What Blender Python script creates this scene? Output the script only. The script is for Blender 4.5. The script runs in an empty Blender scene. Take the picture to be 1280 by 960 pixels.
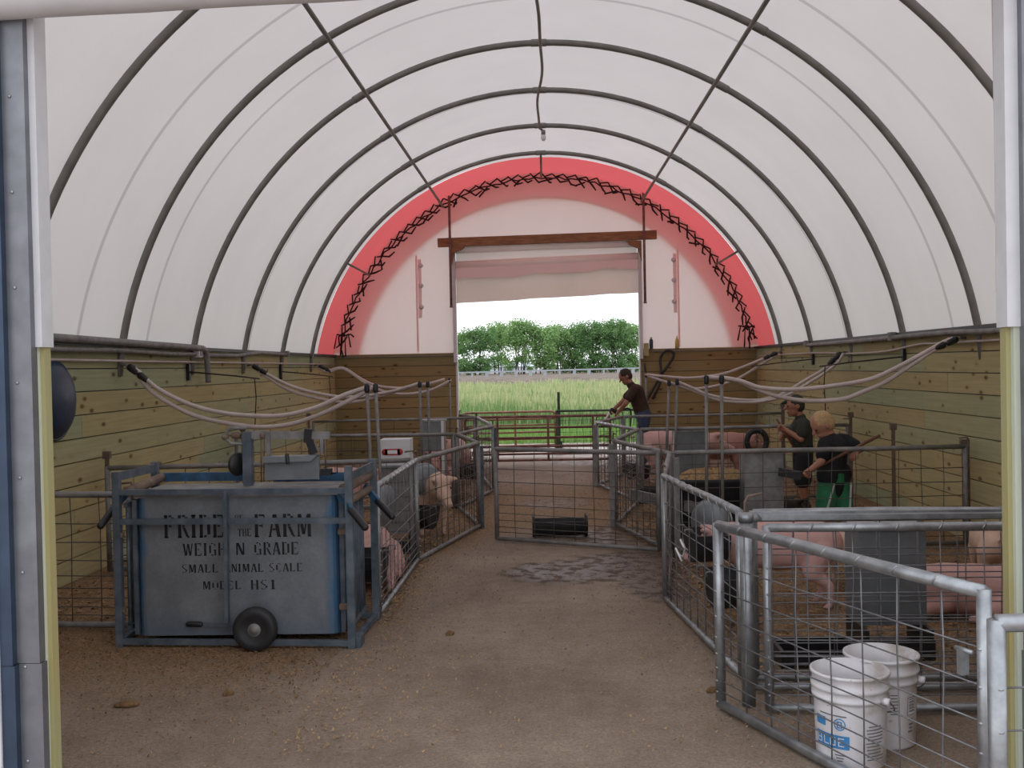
import bpy, bmesh, math, random
from mathutils import Vector, Matrix
random.seed(7)
PI = math.pi
S = bpy.context.scene
COL = S.collection

# ---------------------------------------------------------------- camera, world, exposure
cam_d = bpy.data.cameras.new('camera'); cam = bpy.data.objects.new('camera', cam_d); COL.objects.link(cam)
cam_d.sensor_width = 36; cam_d.lens = 36.0; cam_d.clip_end = 600; cam_d.clip_start = .05
YAW, PIT, ROL = 0.0325, -0.0165, 0.020
_f = Vector((-math.sin(YAW)*math.cos(PIT), math.cos(YAW)*math.cos(PIT), math.sin(PIT)))
_r = Vector((math.cos(YAW), math.sin(YAW), 0)); _u = _r.cross(_f)
_r2 = _r*math.cos(ROL) - _u*math.sin(ROL); _u2 = _u*math.cos(ROL) + _r*math.sin(ROL)
cam.matrix_world = Matrix(((_r2.x, _u2.x, -_f.x, 0), (_r2.y, _u2.y, -_f.y, 0), (_r2.z, _u2.z, -_f.z, 1.6), (0, 0, 0, 1)))
S.camera = cam
W = bpy.data.worlds.new('overcast_sky'); S.world = W; W.use_nodes = True
nt = W.node_tree; bg = nt.nodes['Background']
tc = nt.nodes.new('ShaderNodeTexCoord'); sep = nt.nodes.new('ShaderNodeSeparateXYZ'); rp = nt.nodes.new('ShaderNodeValToRGB')
nt.links.new(tc.outputs['Generated'], sep.inputs[0]); nt.links.new(sep.outputs['Z'], rp.inputs[0]); nt.links.new(rp.outputs[0], bg.inputs[0])
rp.color_ramp.elements[0].position = 0.0; rp.color_ramp.elements[0].color = (.93, .95, 1, 1)
rp.color_ramp.elements[1].position = .6; rp.color_ramp.elements[1].color = (.90, .93, 1, 1)
bg.inputs[1].default_value = 1.8
sun_d = bpy.data.lights.new('sun', 'SUN'); sun_d.energy = .45; sun_d.angle = math.radians(30); sun_d.color = (1, .96, .9)
sun = bpy.data.objects.new('sun', sun_d); COL.objects.link(sun); sun.rotation_euler = (math.radians(-14), math.radians(12), 0); sun.location = (0, 0, 30)
S.view_settings.view_transform = 'Standard'; S.view_settings.look = 'None'; S.view_settings.gamma = 1; S.view_settings.use_curve_mapping = False
S.view_settings.exposure = -0.05
S.cycles.max_bounces = 10; S.cycles.diffuse_bounces = 5; S.cycles.transmission_bounces = 8; S.cycles.transparent_max_bounces = 8

# ---------------------------------------------------------------- helpers
class MB:
    def __init__(s): s.v = []; s.f = []; s.sm = []; s.mi = []; s.m = 0
    def add(s, vs, fs, smooth=False):
        b = len(s.v); s.v += [tuple(v) for v in vs]
        for f in fs: s.f.append(tuple(i+b for i in f)); s.sm.append(smooth); s.mi.append(s.m)
        return s
    def box(s, c, d, M=None):
        x, y, z = d[0]/2, d[1]/2, d[2]/2
        vs = [Vector((i*x, j*y, k*z)) for i in (-1, 1) for j in (-1, 1) for k in (-1, 1)]
        if M is not None: vs = [M @ v for v in vs]
        c = Vector(c); vs = [v+c for v in vs]
        return s.add(vs, [(0, 1, 3, 2), (4, 6, 7, 5), (0, 4, 5, 1), (2, 3, 7, 6), (0, 2, 6, 4), (1, 5, 7, 3)])
    def b2(s, a, b): return s.box([(a[i]+b[i])/2 for i in range(3)], [abs(b[i]-a[i]) for i in range(3)])
    def bar(s, a, b, w, h, up=(0, 0, 1)):
        a = Vector(a); b = Vector(b); d = (b-a); L = d.length; d.normalize(); up = Vector(up)
        if abs(d.dot(up)) > .98: up = Vector((0, 1, 0))
        sd = d.cross(up).normalized(); u2 = sd.cross(d)
        M = Matrix((d, sd, u2)).transposed()
        return s.box((a+b)/2, (L, w, h), M)
    def rings(s, rings, closed=False, caps=True, smooth=True):
        n = len(rings[0]); vs = [p for r in rings for p in r]; fs = []
        m = len(rings)
        for i in range(m if closed else m-1):
            for j in range(n):
                a = i*n+j; b = i*n+(j+1) % n; c = ((i+1) % m)*n+(j+1) % n; d = ((i+1) % m)*n+j
                fs.append((a, b, c, d))
        if caps and not closed: fs.append(tuple(range(n-1, -1, -1))); fs.append(tuple((m-1)*n+j for j in range(n)))
        return s.add(vs, fs, smooth)
    def tube(s, pts, r, seg=8, closed=False, caps=True):
        pts = [Vector(p) for p in pts]; n = len(pts); R = []
        rr = r if hasattr(r, '__len__') else [r]*n
        prev = None
        for i, p in enumerate(pts):
            if closed: t = (pts[(i+1) % n]-pts[i-1])
            elif i == 0: t = pts[1]-p
            elif i == n-1: t = p-pts[i-1]
            else: t = (pts[i+1]-p).normalized()+(p-pts[i-1]).normalized()
            t.normalize()
            if prev is None:
                up = Vector((0, 0, 1)) if abs(t.z) < .9 else Vector((1, 0, 0))
                a = t.cross(up).normalized()
            else:
                a = (prev - t*prev.dot(t)).normalized()
            prev = a; b = t.cross(a)
            R.append([p+(a*math.cos(2*PI*k/seg)+b*math.sin(2*PI*k/seg))*rr[i] for k in range(seg)])
        return s.rings(R, closed, caps)
    def cap(s, a, b, r1, r2=None, seg=14, nr=5):
        a = Vector(a); b = Vector(b); r2 = r1 if r2 is None else r2
        t = (b-a); L = t.length; t.normalize()
        up = Vector((0, 0, 1)) if abs(t.z) < .9 else Vector((1, 0, 0))
        x = t.cross(up).normalized(); y = t.cross(x); R = []
        for k in range(nr+1):
            th = PI/2*k/nr; R.append((a-t*r1*math.cos(th), max(r1*math.sin(th), 1e-4)))
        for k in range(nr+1):
            th = PI/2*k/nr; R.append((b+t*r2*math.sin(th), max(r2*math.cos(th), 1e-4)))
        return s.rings([[c+(x*math.cos(2*PI*j/seg)+y*math.sin(2*PI*j/seg))*r for j in range(seg)] for c, r in R])
    def ell(s, c, r, M=None, seg=16, nr=10):
        c = Vector(c); R = []
        for i in range(nr+1):
            th = PI*i/nr; sr = max(math.sin(th), 1e-3); q = []
            for j in range(seg):
                v = Vector((r[0]*sr*math.cos(2*PI*j/seg), r[1]*sr*math.sin(2*PI*j/seg), -r[2]*math.cos(th)))
                q.append(c+(M @ v if M is not None else v))
            R.append(q)
        return s.rings(R)
    def lathe(s, prof, c=(0, 0, 0), seg=28, M=None):
        c = Vector(c); R = []
        for r, z in prof:
            q = []
            for j in range(seg):
                v = Vector((r*math.cos(2*PI*j/seg), r*math.sin(2*PI*j/seg), z)); q.append(c+(M @ v if M is not None else v))
            R.append(q)
        return s.rings(R, caps=False)
    def prism(s, poly, a, b, fn):
        n = len(poly); vs = [fn(p, a) for p in poly]+[fn(p, b) for p in poly]
        fs = [tuple(range(n-1, -1, -1)), tuple(range(n, 2*n))]+[(i, (i+1) % n, n+(i+1) % n, n+i) for i in range(n)]
        return s.add(vs, fs)
    def build(s, name, mat, parent=None, fix=True):
        me = bpy.data.meshes.new(name); me.from_pydata(s.v, [], s.f)
        me.polygons.foreach_set('use_smooth', s.sm)
        for m in (mat if isinstance(mat, (list, tuple)) else [mat]): me.materials.append(m)
        me.polygons.foreach_set('material_index', s.mi)
        if fix and len(s.f) < 60000:
            bm = bmesh.new(); bm.from_mesh(me); bmesh.ops.recalc_face_normals(bm, faces=bm.faces); bm.to_mesh(me); bm.free()
        me.update()
        o = bpy.data.objects.new(name, me); COL.objects.link(o)
        if parent: o.parent = parent
        return o
def tag(o, label, cat, group=None):
    o['label'] = label; o['category'] = cat
    if group: o['group'] = group
    return o
def struct(o): o['kind'] = 'structure'; return o
def empty(name, loc, label, cat, group=None, rz=0):
    o = bpy.data.objects.new(name, None); COL.objects.link(o); o.location = loc; o.rotation_euler = (0, 0, rz); o.empty_display_size = .1
    return tag(o, label, cat, group)
def smooth_path(pts, k=4):
    pts = [Vector(p) for p in pts]; out = []
    for i in range(len(pts)-1):
        p0 = pts[max(i-1, 0)]; p1 = pts[i]; p2 = pts[i+1]; p3 = pts[min(i+2, len(pts)-1)]
        for j in range(k):
            t = j/k
            out.append(.5*((2*p1)+(-p0+p2)*t+(2*p0-5*p1+4*p2-p3)*t*t+(-p0+3*p1-3*p2+p3)*t**3))
    out.append(pts[-1]); return out

# ---------------------------------------------------------------- materials
class NT:
    def __init__(s, name):
        s.m = bpy.data.materials.new(name); s.m.use_nodes = True; s.t = s.m.node_tree; s.n = s.t.nodes; s.b = s.n['Principled BSDF']; s.out = s.n['Material Output']
    def new(s, t, **k):
        n = s.n.new(t)
        for a, v in k.items(): setattr(n, a, v)
        return n
    def link(s, a, b): s.t.links.new(a, b)
    def noise(s, scale, detail=4, coord='Object', stretch=None, rough=.55):
        c = s.new('ShaderNodeTexCoord'); n = s.new('ShaderNodeTexNoise'); n.inputs['Scale'].default_value = scale; n.inputs['Detail'].default_value = detail; n.inputs['Roughness'].default_value = rough
        src = c.outputs[coord] if coord != 'Position' else s.new('ShaderNodeNewGeometry').outputs['Position']
        if stretch:
            mp = s.new('ShaderNodeMapping'); mp.inputs['Scale'].default_value = stretch; s.link(src, mp.inputs[0]); s.link(mp.outputs[0], n.inputs[0])
        else: s.link(src, n.inputs[0])
        return n.outputs[0]
    def ramp(s, fac, stops):
        r = s.new('ShaderNodeValToRGB'); e = r.color_ramp.elements
        while len(e) < len(stops): e.new(.5)
        for i, (p, c) in enumerate(stops): e[i].position = p; e[i].color = (*c, 1) if len(c) == 3 else c
        s.link(fac, r.inputs[0]); return r.outputs[0]
    def mix(s, fac, a, b, mode='MIX'):
        m = s.new('ShaderNodeMix', data_type='RGBA', blend_type=mode)
        for i, v in ((0, fac), (6, a), (7, b)):
            if hasattr(v, 'links') or hasattr(v, 'is_linked'): s.link(v, m.inputs[i])
            elif i == 0: m.inputs[0].default_value = v
            else: m.inputs[i].default_value = (*v, 1)
        return m.outputs[2]
    def math(s, op, a, b=None, c=None):
        m = s.new('ShaderNodeMath', operation=op)
        for i, v in enumerate((a, b, c)):
            if v is None: continue
            if isinstance(v, (int, float)): m.inputs[i].default_value = v
            else: s.link(v, m.inputs[i])
        return m.outputs[0]
    def bump(s, h, st=.3, d=.01):
        b = s.new('ShaderNodeBump'); b.inputs['Strength'].default_value = st; b.inputs['Distance'].default_value = d; s.link(h, b.inputs['Height']); s.link(b.outputs[0], s.b.inputs['Normal'])
def simple(name, c, rough=.6, metal=0., var=.25, scale=9., c2=None, stretch=None, coord='Object', bump=0, spec=.5):
    t = NT(name); a = tuple(x*(1-var) for x in c); b = c2 or tuple(min(1, x*(1+var)) for x in c)
    n = t.noise(scale, 5, coord, stretch)
    t.link(t.ramp(n, [(.3, a), (.7, b)]), t.b.inputs['Base Color'])
    t.b.inputs['Roughness'].default_value = rough; t.b.inputs['Metallic'].default_value = metal; t.b.inputs['Specular IOR Level'].default_value = spec
    if bump: t.bump(n, bump)
    return t.m
def tarp(name, diff, trans, seams=(), sy=0, var=.03):
    t = NT(name); t.n.remove(t.b)
    d = t.new('ShaderNodeBsdfDiffuse'); tr = t.new('ShaderNodeBsdfTranslucent'); ad = t.new('ShaderNodeAddShader')
    n = t.noise(1.3, 5, 'Position', (1, 1, .5))
    k = t.ramp(n, [(.3, (1-var*2,)*3), (.7, (1, 1, 1))])
    # woven cross hatch and a few dirt specks
    v = t.noise(60, 2, 'Position'); k2 = t.ramp(v, [(.2, (.97,)*3), (.45, (1, 1, 1))]); k = t.mix(1, k, k2, 'MULTIPLY')
    for y0 in seams:
        g = t.new('ShaderNodeNewGeometry'); sp = t.new('ShaderNodeSeparateXYZ'); t.link(g.outputs['Position'], sp.inputs[0])
        dd = t.math('ABSOLUTE', t.math('SUBTRACT', sp.outputs['Y'], y0)); k3 = t.ramp(dd, [(.022, (.74, .72, .73)), (.030, (1, 1, 1))]); k = t.mix(1, k, k3, 'MULTIPLY')
    t.link(t.mix(1, k, diff, 'MULTIPLY'), d.inputs[0]); t.link(t.mix(1, k, trans, 'MULTIPLY'), tr.inputs[0])
    t.link(d.outputs[0], ad.inputs[0]); t.link(tr.outputs[0], ad.inputs[1]); t.link(ad.outputs[0], t.out.inputs[0])
    return t.m
M = {}
M['tarp'] = tarp('white_tarp', (.42, .41, .405), (.308, .284, .278), seams=(8.0, 9.4, 12.7))
M['tarp_end'] = tarp('end_tarp', (.40, .375, .37), (.38, .315, .305))
M['tarp_red'] = tarp('red_tarp', (.30, .07, .07), (.36, .065, .068))
M['tarp_flap'] = tarp('flap_tarp', (.30, .07, .07), (.62, .22, .21))
M['curtain'] = tarp('curtain_tarp', (.70, .66, .62), (.27, .25, .235))
M['curtain_pink'] = tarp('curtain_pink', (.76, .64, .62), (.22, .17, .165))
M['curtain_white'] = tarp('curtain_white', (.62, .60, .59), (.34, .32, .31))
M['wrap'] = simple('white_wrap', (.62, .62, .64), .6, var=.06)
M['galv'] = simple('galvanised', (.33, .345, .36), .42, .75, .28, 14)
M['galv_dull'] = simple('galvanised_dull', (.22, .215, .21), .6, .35, .3, 10)
M['wire'] = simple('wire', (.20, .20, .21), .5, .55, .25, 20)
M['wire_dull'] = simple('wire_dull', (.10, .09, .085), .6, .3, .3, 20)
M['sheet'] = simple('galvanised_sheet', (.20, .22, .235), .5, .5, .22, 6, bump=.05)
M['hoop'] = simple('hoop_steel', (.20, .19, .175), .55, .2, .2, 6)
M['bluesteel'] = simple('blue_grey_paint', (.07, .105, .15), .6, .2, .4, 9, c2=(.14, .165, .19))
M['blue'] = simple('blue_paint', (.035, .095, .18), .55, .1, .45, 12)
M['scalebody'] = None
M['black'] = simple('black_rubber', (.018, .018, .02), .6, var=.4)
M['blackm'] = simple('black_plastic', (.012, .012, .013), .45, var=.3)
M['rope'] = simple('black_rope', (.02, .015, .015), .8, var=.3)
M['hose'] = simple('white_hose', (.52, .44, .42), .45, var=.12, scale=5)
M['blackhose'] = simple('black_hose', (.02, .02, .022), .5)
M['whitepl'] = simple('white_plastic', (.74, .72, .74), .4, var=.06, scale=4)
M['rust'] = simple('rusty_pipe', (.17, .12, .09), .7, .2, .35, 12)
M['redgate'] = simple('faded_red_gate', (.20, .055, .05), .6, .2, .4, 7, c2=(.30, .14, .12))
M['yellowgate'] = simple('rusty_yellow_gate', (.42, .27, .10), .6, .2, .4, 7, c2=(.40, .22, .16))
M['greensteel'] = simple('dark_green_steel', (.03, .06, .03), .6, var=.3)
M['beamwood'] = simple('stained_beam', (.24, .125, .055), .7, var=.35, scale=5, stretch=(1, 8, 8), bump=.1)
M['jamb'] = simple('treated_post', (.46, .38, .15), .7, var=.2, scale=4, c2=(.36, .36, .19), stretch=(6, 6, .6), bump=.1)
M['jambpale'] = simple('pale_post', (.52, .56, .45), .7, var=.1, scale=4, stretch=(6, 6, .6))
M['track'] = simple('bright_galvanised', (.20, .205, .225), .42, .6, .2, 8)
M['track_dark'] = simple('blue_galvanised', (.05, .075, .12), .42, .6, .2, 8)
M['drum'] = simple('dark_blue_plastic', (.012, .03, .065), .45, var=.3)
M['skin'] = simple('skin', (.42, .20, .13), .55, var=.08, scale=20)
M['skin_tan'] = simple('skin_tan', (.36, .16, .10), .55, var=.08, scale=20)
M['brownhair'] = simple('brown_hair', (.035, .02, .013), .8, var=.4, scale=60)
M['blondhair'] = simple('blond_hair', (.50, .33, .16), .75, var=.2, scale=60)
M['brownshirt'] = simple('brown_shirt', (.045, .022, .014), .9, var=.25, scale=14, bump=.2)
M['greyshirt'] = simple('charcoal_shirt', (.035, .035, .026), .9, var=.25, scale=14, bump=.2)
M['blackshirt'] = simple('black_shirt', (.010, .010, .012), .9, var=.3, scale=14, bump=.2)
M['jeans'] = simple('blue_jeans', (.045, .06, .11), .85, var=.35, scale=20)
M['greenshorts'] = simple('green_shorts', (.02, .16, .07), .8, var=.25, scale=10)
M['whitefab'] = simple('white_fabric', (.5, .5, .5), .8, var=.1)
M['boot'] = simple('dark_boot', (.03, .028, .022), .6, var=.3)
M['stick'] = simple('brown_handle', (.15, .065, .035), .6, var=.2)
M['eye'] = simple('eye', (.01, .008, .008), .2, var=.1)
M['leaf'] = None

def woodmat(name, stops, pos_axis, dark=1.):
    t = NT(name); g = t.new('ShaderNodeNewGeometry'); rnd = g.outputs['Random Per Island']
    base = t.ramp(rnd, stops)
    st = (.8, .5, 14) if pos_axis == 'Y' else (.5, .8, 14)
    gr = t.noise(3.0, 6, 'Position', st); base = t.mix(.35, base, t.ramp(gr, [(.3, (.55, .5, .4)), (.7, (1.15, 1.1, 1.05))]), 'MULTIPLY')
    sp = t.new('ShaderNodeMapping'); sp.inputs['Scale'].default_value = (1, 2.2, 4.6) if pos_axis == 'Y' else (2.2, 1, 4.6)
    sh = t.new('ShaderNodeVectorMath', operation='ADD'); cv = t.new('ShaderNodeCombineXYZ'); t.link(t.math('MULTIPLY', rnd, 31.), cv.inputs[0]); t.link(t.math('MULTIPLY', rnd, 57.), cv.inputs[1])
    if pos_axis == 'Y':
        m0 = t.new('ShaderNodeMapping'); m0.inputs['Scale'].default_value = (0, 1, 1); t.link(g.outputs['Position'], m0.inputs[0]); src = m0.outputs[0]
    else:
        m0 = t.new('ShaderNodeMapping'); m0.inputs['Scale'].default_value = (1, 0, 1); t.link(g.outputs['Position'], m0.inputs[0]); src = m0.outputs[0]
    t.link(src, sp.inputs[0]); t.link(sp.outputs[0], sh.inputs[0]); t.link(cv.outputs[0], sh.inputs[1])
    vo = t.new('ShaderNodeTexVoronoi'); vo.inputs['Scale'].default_value = 1.7; t.link(sh.outputs[0], vo.inputs['Vector'])
    kn = t.ramp(vo.outputs['Distance'], [(.07, (.25, .15, .09)), (.13, (.5, .38, .28)), (.17, (.95, .9, .85)), (.3, (1, 1, 1))]); base = t.mix(.85, base, kn, 'MULTIPLY')
    bl = t.noise(.7, 3, 'Position'); base = t.mix(.35, base, t.ramp(bl, [(.35, (.75, .85, .7)), (.65, (1.15, 1.02, .85))]), 'MULTIPLY')
    t.link(base, t.b.inputs['Base Color']); t.b.inputs['Roughness'].default_value = .8; t.b.inputs['Specular IOR Level'].default_value = .25
    t.bump(gr, .15, .004)
    return t.m
d_ = 1.0
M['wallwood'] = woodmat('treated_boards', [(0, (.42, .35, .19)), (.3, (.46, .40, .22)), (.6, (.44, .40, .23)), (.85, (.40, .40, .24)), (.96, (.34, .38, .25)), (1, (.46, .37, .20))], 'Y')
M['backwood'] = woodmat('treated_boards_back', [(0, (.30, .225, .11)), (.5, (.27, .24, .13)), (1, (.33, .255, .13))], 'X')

def floor_mat():
    t = NT('dirt_and_concrete'); g = t.new('ShaderNodeNewGeometry'); sp = t.new('ShaderNodeSeparateXYZ'); t.link(g.outputs['Position'], sp.inputs[0])
    X, Y = sp.outputs['X'], sp.outputs['Y']
    n1 = t.noise(1.1, 6, 'Position'); n2 = t.noise(9, 6, 'Position'); n3 = t.noise(55, 4, 'Position', None, .7); n4 = t.noise(.45, 4, 'Position')
    conc = t.ramp(n1, [(.3, (.21, .165, .13)), (.55, (.30, .245, .197)), (.75, (.36, .30, .25))])
    conc = t.mix(.6, conc, t.ramp(n2, [(.3, (.72, .68, .63)), (.7, (1.1, 1.1, 1.1))]), 'MULTIPLY')
    conc = t.mix(.8, conc, t.ramp(n3, [(.32, (.62, .56, .5)), (.68, (1.18, 1.16, 1.15))]), 'MULTIPLY')
    n5 = t.noise(160, 2, 'Position'); conc = t.mix(.7, conc, t.ramp(n5, [(.34, (.7, .64, .56)), (.5, (1, 1, 1)), (.66, (1.2, 1.12, 1.0))]), 'MULTIPLY')
    straw = t.ramp(n3, [(.32, (.07, .042, .022)), (.46, (.20, .12, .06)), (.60, (.33, .21, .115)), (.72, (.46, .32, .19))])
    straw = t.mix(.5, straw, t.ramp(n2, [(.3, (.5, .45, .4)), (.7, (1.2, 1.15, 1.1))]), 'MULTIPLY')
    # bedding lies in the pens and spills past the panels
    ax = t.math('ABSOLUTE', t.math('SUBTRACT', X, -.02)); e = t.math('ADD', ax, t.math('MULTIPLY', t.math('SUBTRACT', n2, .5), 1.0)); e = t.math('ADD', e, t.math('MULTIPLY', t.math('SUBTRACT', n1, .5), .9))
    far = t.math('MULTIPLY', t.math('SMOOTH_MIN', t.math('MAXIMUM', t.math('SUBTRACT', Y, 8.6), 0.), 2.0, .3), .55)
    e = t.math('ADD', e, far)
    near = t.math('MULTIPLY', t.math('MAXIMUM', t.math('SUBTRACT', 6.2, Y), 0.), .42); e = t.math('SUBTRACT', e, near)
    mk = t.math('MULTIPLY', t.math('SUBTRACT', e, .86), 3.0); c_ = t.new('ShaderNodeClamp'); t.link(mk, c_.inputs[0]); mk = c_.outputs[0]
    ye = t.math('MULTIPLY', t.math('SUBTRACT', 14.6, Y), .6); c2 = t.new('ShaderNodeClamp'); t.link(ye, c2.inputs[0]); mk = t.math('MULTIPLY', mk, c2.outputs[0])
    yn = t.math('MULTIPLY', t.math('SUBTRACT', t.math('ADD', Y, t.math('MULTIPLY', n2, 1.2)), 5.5), 1.1); c3 = t.new('ShaderNodeClamp'); t.link(yn, c3.inputs[0]); mk = t.math('MULTIPLY', mk, t.math('ADD', t.math('MULTIPLY', c3.outputs[0], .85), .12))
    col = t.mix(mk, conc, straw)
    # wet patches
    def blot(cx, cy, rx, ry, gain=1.):
        a = t.math('POWER', t.math('DIVIDE', t.math('SUBTRACT', X, cx), rx), 2.); b = t.math('POWER', t.math('DIVIDE', t.math('SUBTRACT', Y, cy), ry), 2.)
        d = t.math('SQRT', t.math('ADD', a, b)); d = t.math('ADD', d, t.math('MULTIPLY', t.math('SUBTRACT', n2, .5), .55)); d = t.math('ADD', d, t.math('MULTIPLY', t.math('SUBTRACT', n1, .5), 1.3)); m = t.math('MULTIPLY', t.math('SUBTRACT', 1.0, d), 5.)
        k = t.new('ShaderNodeClamp'); t.link(m, k.inputs[0]); return t.math('MULTIPLY', k.outputs[0], gain)
    wet = blot(.6, 8.1, .85, .7); wet = t.math('MAXIMUM', wet, blot(.78, 7.4, .32, .5)); wet = t.math('MAXIMUM', wet, blot(.7, 9.5, .55, .65, .8)); wet = t.math('MAXIMUM', wet, blot(1.0, 17.2, 1.4, .9, .6)); wet = t.math('MAXIMUM', wet, blot(.1, 11.9, .5, .5, .5))
    col = t.mix(wet, col, t.mix(1, col, (.46, .42, .42), 'MULTIPLY'))
    t.link(col, t.b.inputs['Base Color'])
    r = t.math('SUBTRACT', .85, t.math('MULTIPLY', t.math('MULTIPLY', wet, t.ramp(n2, [(.42, (0, 0, 0)), (.52, (1, 1, 1))])), .5)); t.link(r, t.b.inputs['Roughness'])
    t.b.inputs['Specular IOR Level'].default_value = .4
    h = t.math('ADD', n3, n2); t.bump(h, .45, .02)
    return t.m
M['floor'] = floor_mat()
M['strawheap'] = simple('straw', (.26, .15, .06), .9, var=.6, scale=40, c2=(.42, .26, .11), bump=.6)
M['flake'] = simple('straw_flake', (.34, .22, .11), .85, var=.4, scale=25)
M['flaked'] = simple('dark_flake', (.17, .095, .04), .9, var=.4, scale=25)
M['pad'] = simple('pale_wet_pad', (.36, .29, .25), .5, var=.25, scale=2, coord='Position', bump=.2)
M['turf'] = simple('turf', (.12, .19, .06), .9, var=.35, scale=3, coord='Position')
M['bank'] = simple('dirt_bank', (.13, .09, .07), .9, var=.35, scale=2, coord='Position', c2=(.21, .165, .125), bump=.5)
M['rail'] = simple('guard_rail', (.36, .39, .42), .5, .3, .1, 2)
M['shed'] = simple('pale_shed', (.62, .68, .74), .6, var=.05)
M['bark'] = simple('bark', (.10, .075, .055), .9, var=.3)
def leafmat(name, a, b, tr):
    t = NT(name); t.n.remove(t.b); d = t.new('ShaderNodeBsdfDiffuse'); l = t.new('ShaderNodeBsdfTranslucent'); ad = t.new('ShaderNodeAddShader')
    g = t.new('ShaderNodeNewGeometry'); c = t.ramp(g.outputs['Random Per Island'], [(0, a), (1, b)]); t.link(c, d.inputs[0]); t.link(t.mix(1, c, (tr, tr, tr*.6), 'MULTIPLY'), l.inputs[0])
    t.link(d.outputs[0], ad.inputs[0]); t.link(l.outputs[0], ad.inputs[1]); t.link(ad.outputs[0], t.out.inputs[0]); return t.m
M['leaf'] = leafmat('tree_leaves', (.10, .19, .07), (.21, .31, .14), .6)
M['leaf2'] = leafmat('tree_leaves_dark', (.07, .14, .06), (.14, .23, .10), .6)
M['grass'] = leafmat('tall_grass', (.105, .20, .075), (.28, .36, .19), .45)
M['grasstip'] = leafmat('grass_heads', (.26, .31, .16), (.42, .41, .27), .45)
M['grass_short'] = leafmat('short_grass', (.11, .21, .06), (.22, .33, .13), .5)
def pigmat(name, base, spots=None, thr=.55, sc=2.2):
    t = NT(name); n = t.noise(6, 4); c = t.ramp(n, [(.3, tuple(x*.8 for x in base)), (.7, base)])
    f = t.noise(90, 2, 'Object', (1, 3, 3)); c = t.mix(.25, c, t.ramp(f, [(.3, (.6, .6, .6)), (.7, (1.2, 1.2, 1.2))]), 'MULTIPLY')
    if spots: s_ = t.noise(sc, 1); c = t.mix(t.ramp(s_, [(thr, (0, 0, 0)), (thr+.03, (1, 1, 1))]), c, spots)
    t.link(c, t.b.inputs['Base Color']); t.b.inputs['Roughness'].default_value = .7; t.b.inputs['Specular IOR Level'].default_value = .3; t.b.inputs['Subsurface Weight'].default_value = 0
    return t.m
M['pig'] = pigmat('pink_pig', (.62, .37, .335))
M['pigred'] = pigmat('ruddy_pig', (.50, .26, .22))
M['pigpale'] = pigmat('pale_pig', (.68, .47, .36), (.06, .04, .04), .66, 2.4)
M['pigdark'] = pigmat('black_pig', (.03, .025, .022))

# ---------------------------------------------------------------- building shell
XL, XR, WH, Y0, Y1, YM = -3.69, 3.67, 1.84, 3.44, 17.9, 10.7
R, ZC = 3.76, 1.21
def box_struct(name, a, b, m): return struct(MB().b2(a, b).build(name, m))
fl = MB(); N = 40
fl.add([(XL-.2, 3.3, 0), (XR+.2, 3.3, 0), (XR+.2, 18.0, 0), (XL-.2, 18.0, 0), (XL-.2, 3.3, -.1), (XR+.2, 3.3, -.1), (XR+.2, 18.0, -.1), (XL-.2, 18.0, -.1)], [(0, 1, 2, 3), (4, 7, 6, 5), (0, 4, 5, 1), (1, 5, 6, 2), (2, 6, 7, 3), (3, 7, 4, 0)])
struct(fl.build('floor', M['floor']))
bh = .184
def board_wall(mb, axis, fixed, thick, s0, s1, z0, nb, maxlen=4.8, out=1):
    for k in range(nb):
        z = z0+k*bh; s = s0-(random.uniform(0, maxlen*.7))
        while s < s1:
            e = s+random.choice((2.4, 3.6, 4.8, 4.2)); a = max(s, s0); b = min(e, s1)
            if b-a > .02:
                j = random.uniform(0, .003)
                if axis == 'Y': mb.b2((fixed+out*(thick+j), a+.002, z+.0045), (fixed+out*j, b-.002, z+bh-.0045))
                else: mb.b2((a+.002, fixed+out*(thick+j), z+.0045), (b-.002, fixed+out*j, z+bh-.0045))
            s = e
for nm, x, o in (('wall_left', XL, -1), ('wall_right', XR, 1)):
    mb = MB(); board_wall(mb, 'Y', x, .04, Y0+.1, Y1, 0, 10, out=o)
    w = mb.build(nm, [M['wallwood'], M['blackm']], fix=False)
    w2 = MB(); w2.b2((x+o*.045, Y0, 0), (x+o*.075, Y1+.03, WH-.01)); w2.build('backing', M['blackm'], w); struct(w)
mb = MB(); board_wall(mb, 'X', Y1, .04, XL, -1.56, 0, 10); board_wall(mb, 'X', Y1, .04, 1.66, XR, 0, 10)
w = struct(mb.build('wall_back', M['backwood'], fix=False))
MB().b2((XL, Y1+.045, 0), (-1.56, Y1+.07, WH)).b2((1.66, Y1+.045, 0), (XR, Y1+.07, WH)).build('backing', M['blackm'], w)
mb = MB(); board_wall(mb, 'X', Y0+.09, .04, XL, -1.86, 0, 10, out=-1); board_wall(mb, 'X', Y0+.09, .04, 1.62, XR, 0, 10, out=-1)
w = struct(mb.build('wall_front', M['jamb'], fix=False))
MB().b2((XL, Y0+.095, 0), (-1.86, Y0+.12, WH)).b2((1.62, Y0+.095, 0), (XR, Y0+.12, WH)).build('backing', M['beamwood'], w)
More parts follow.
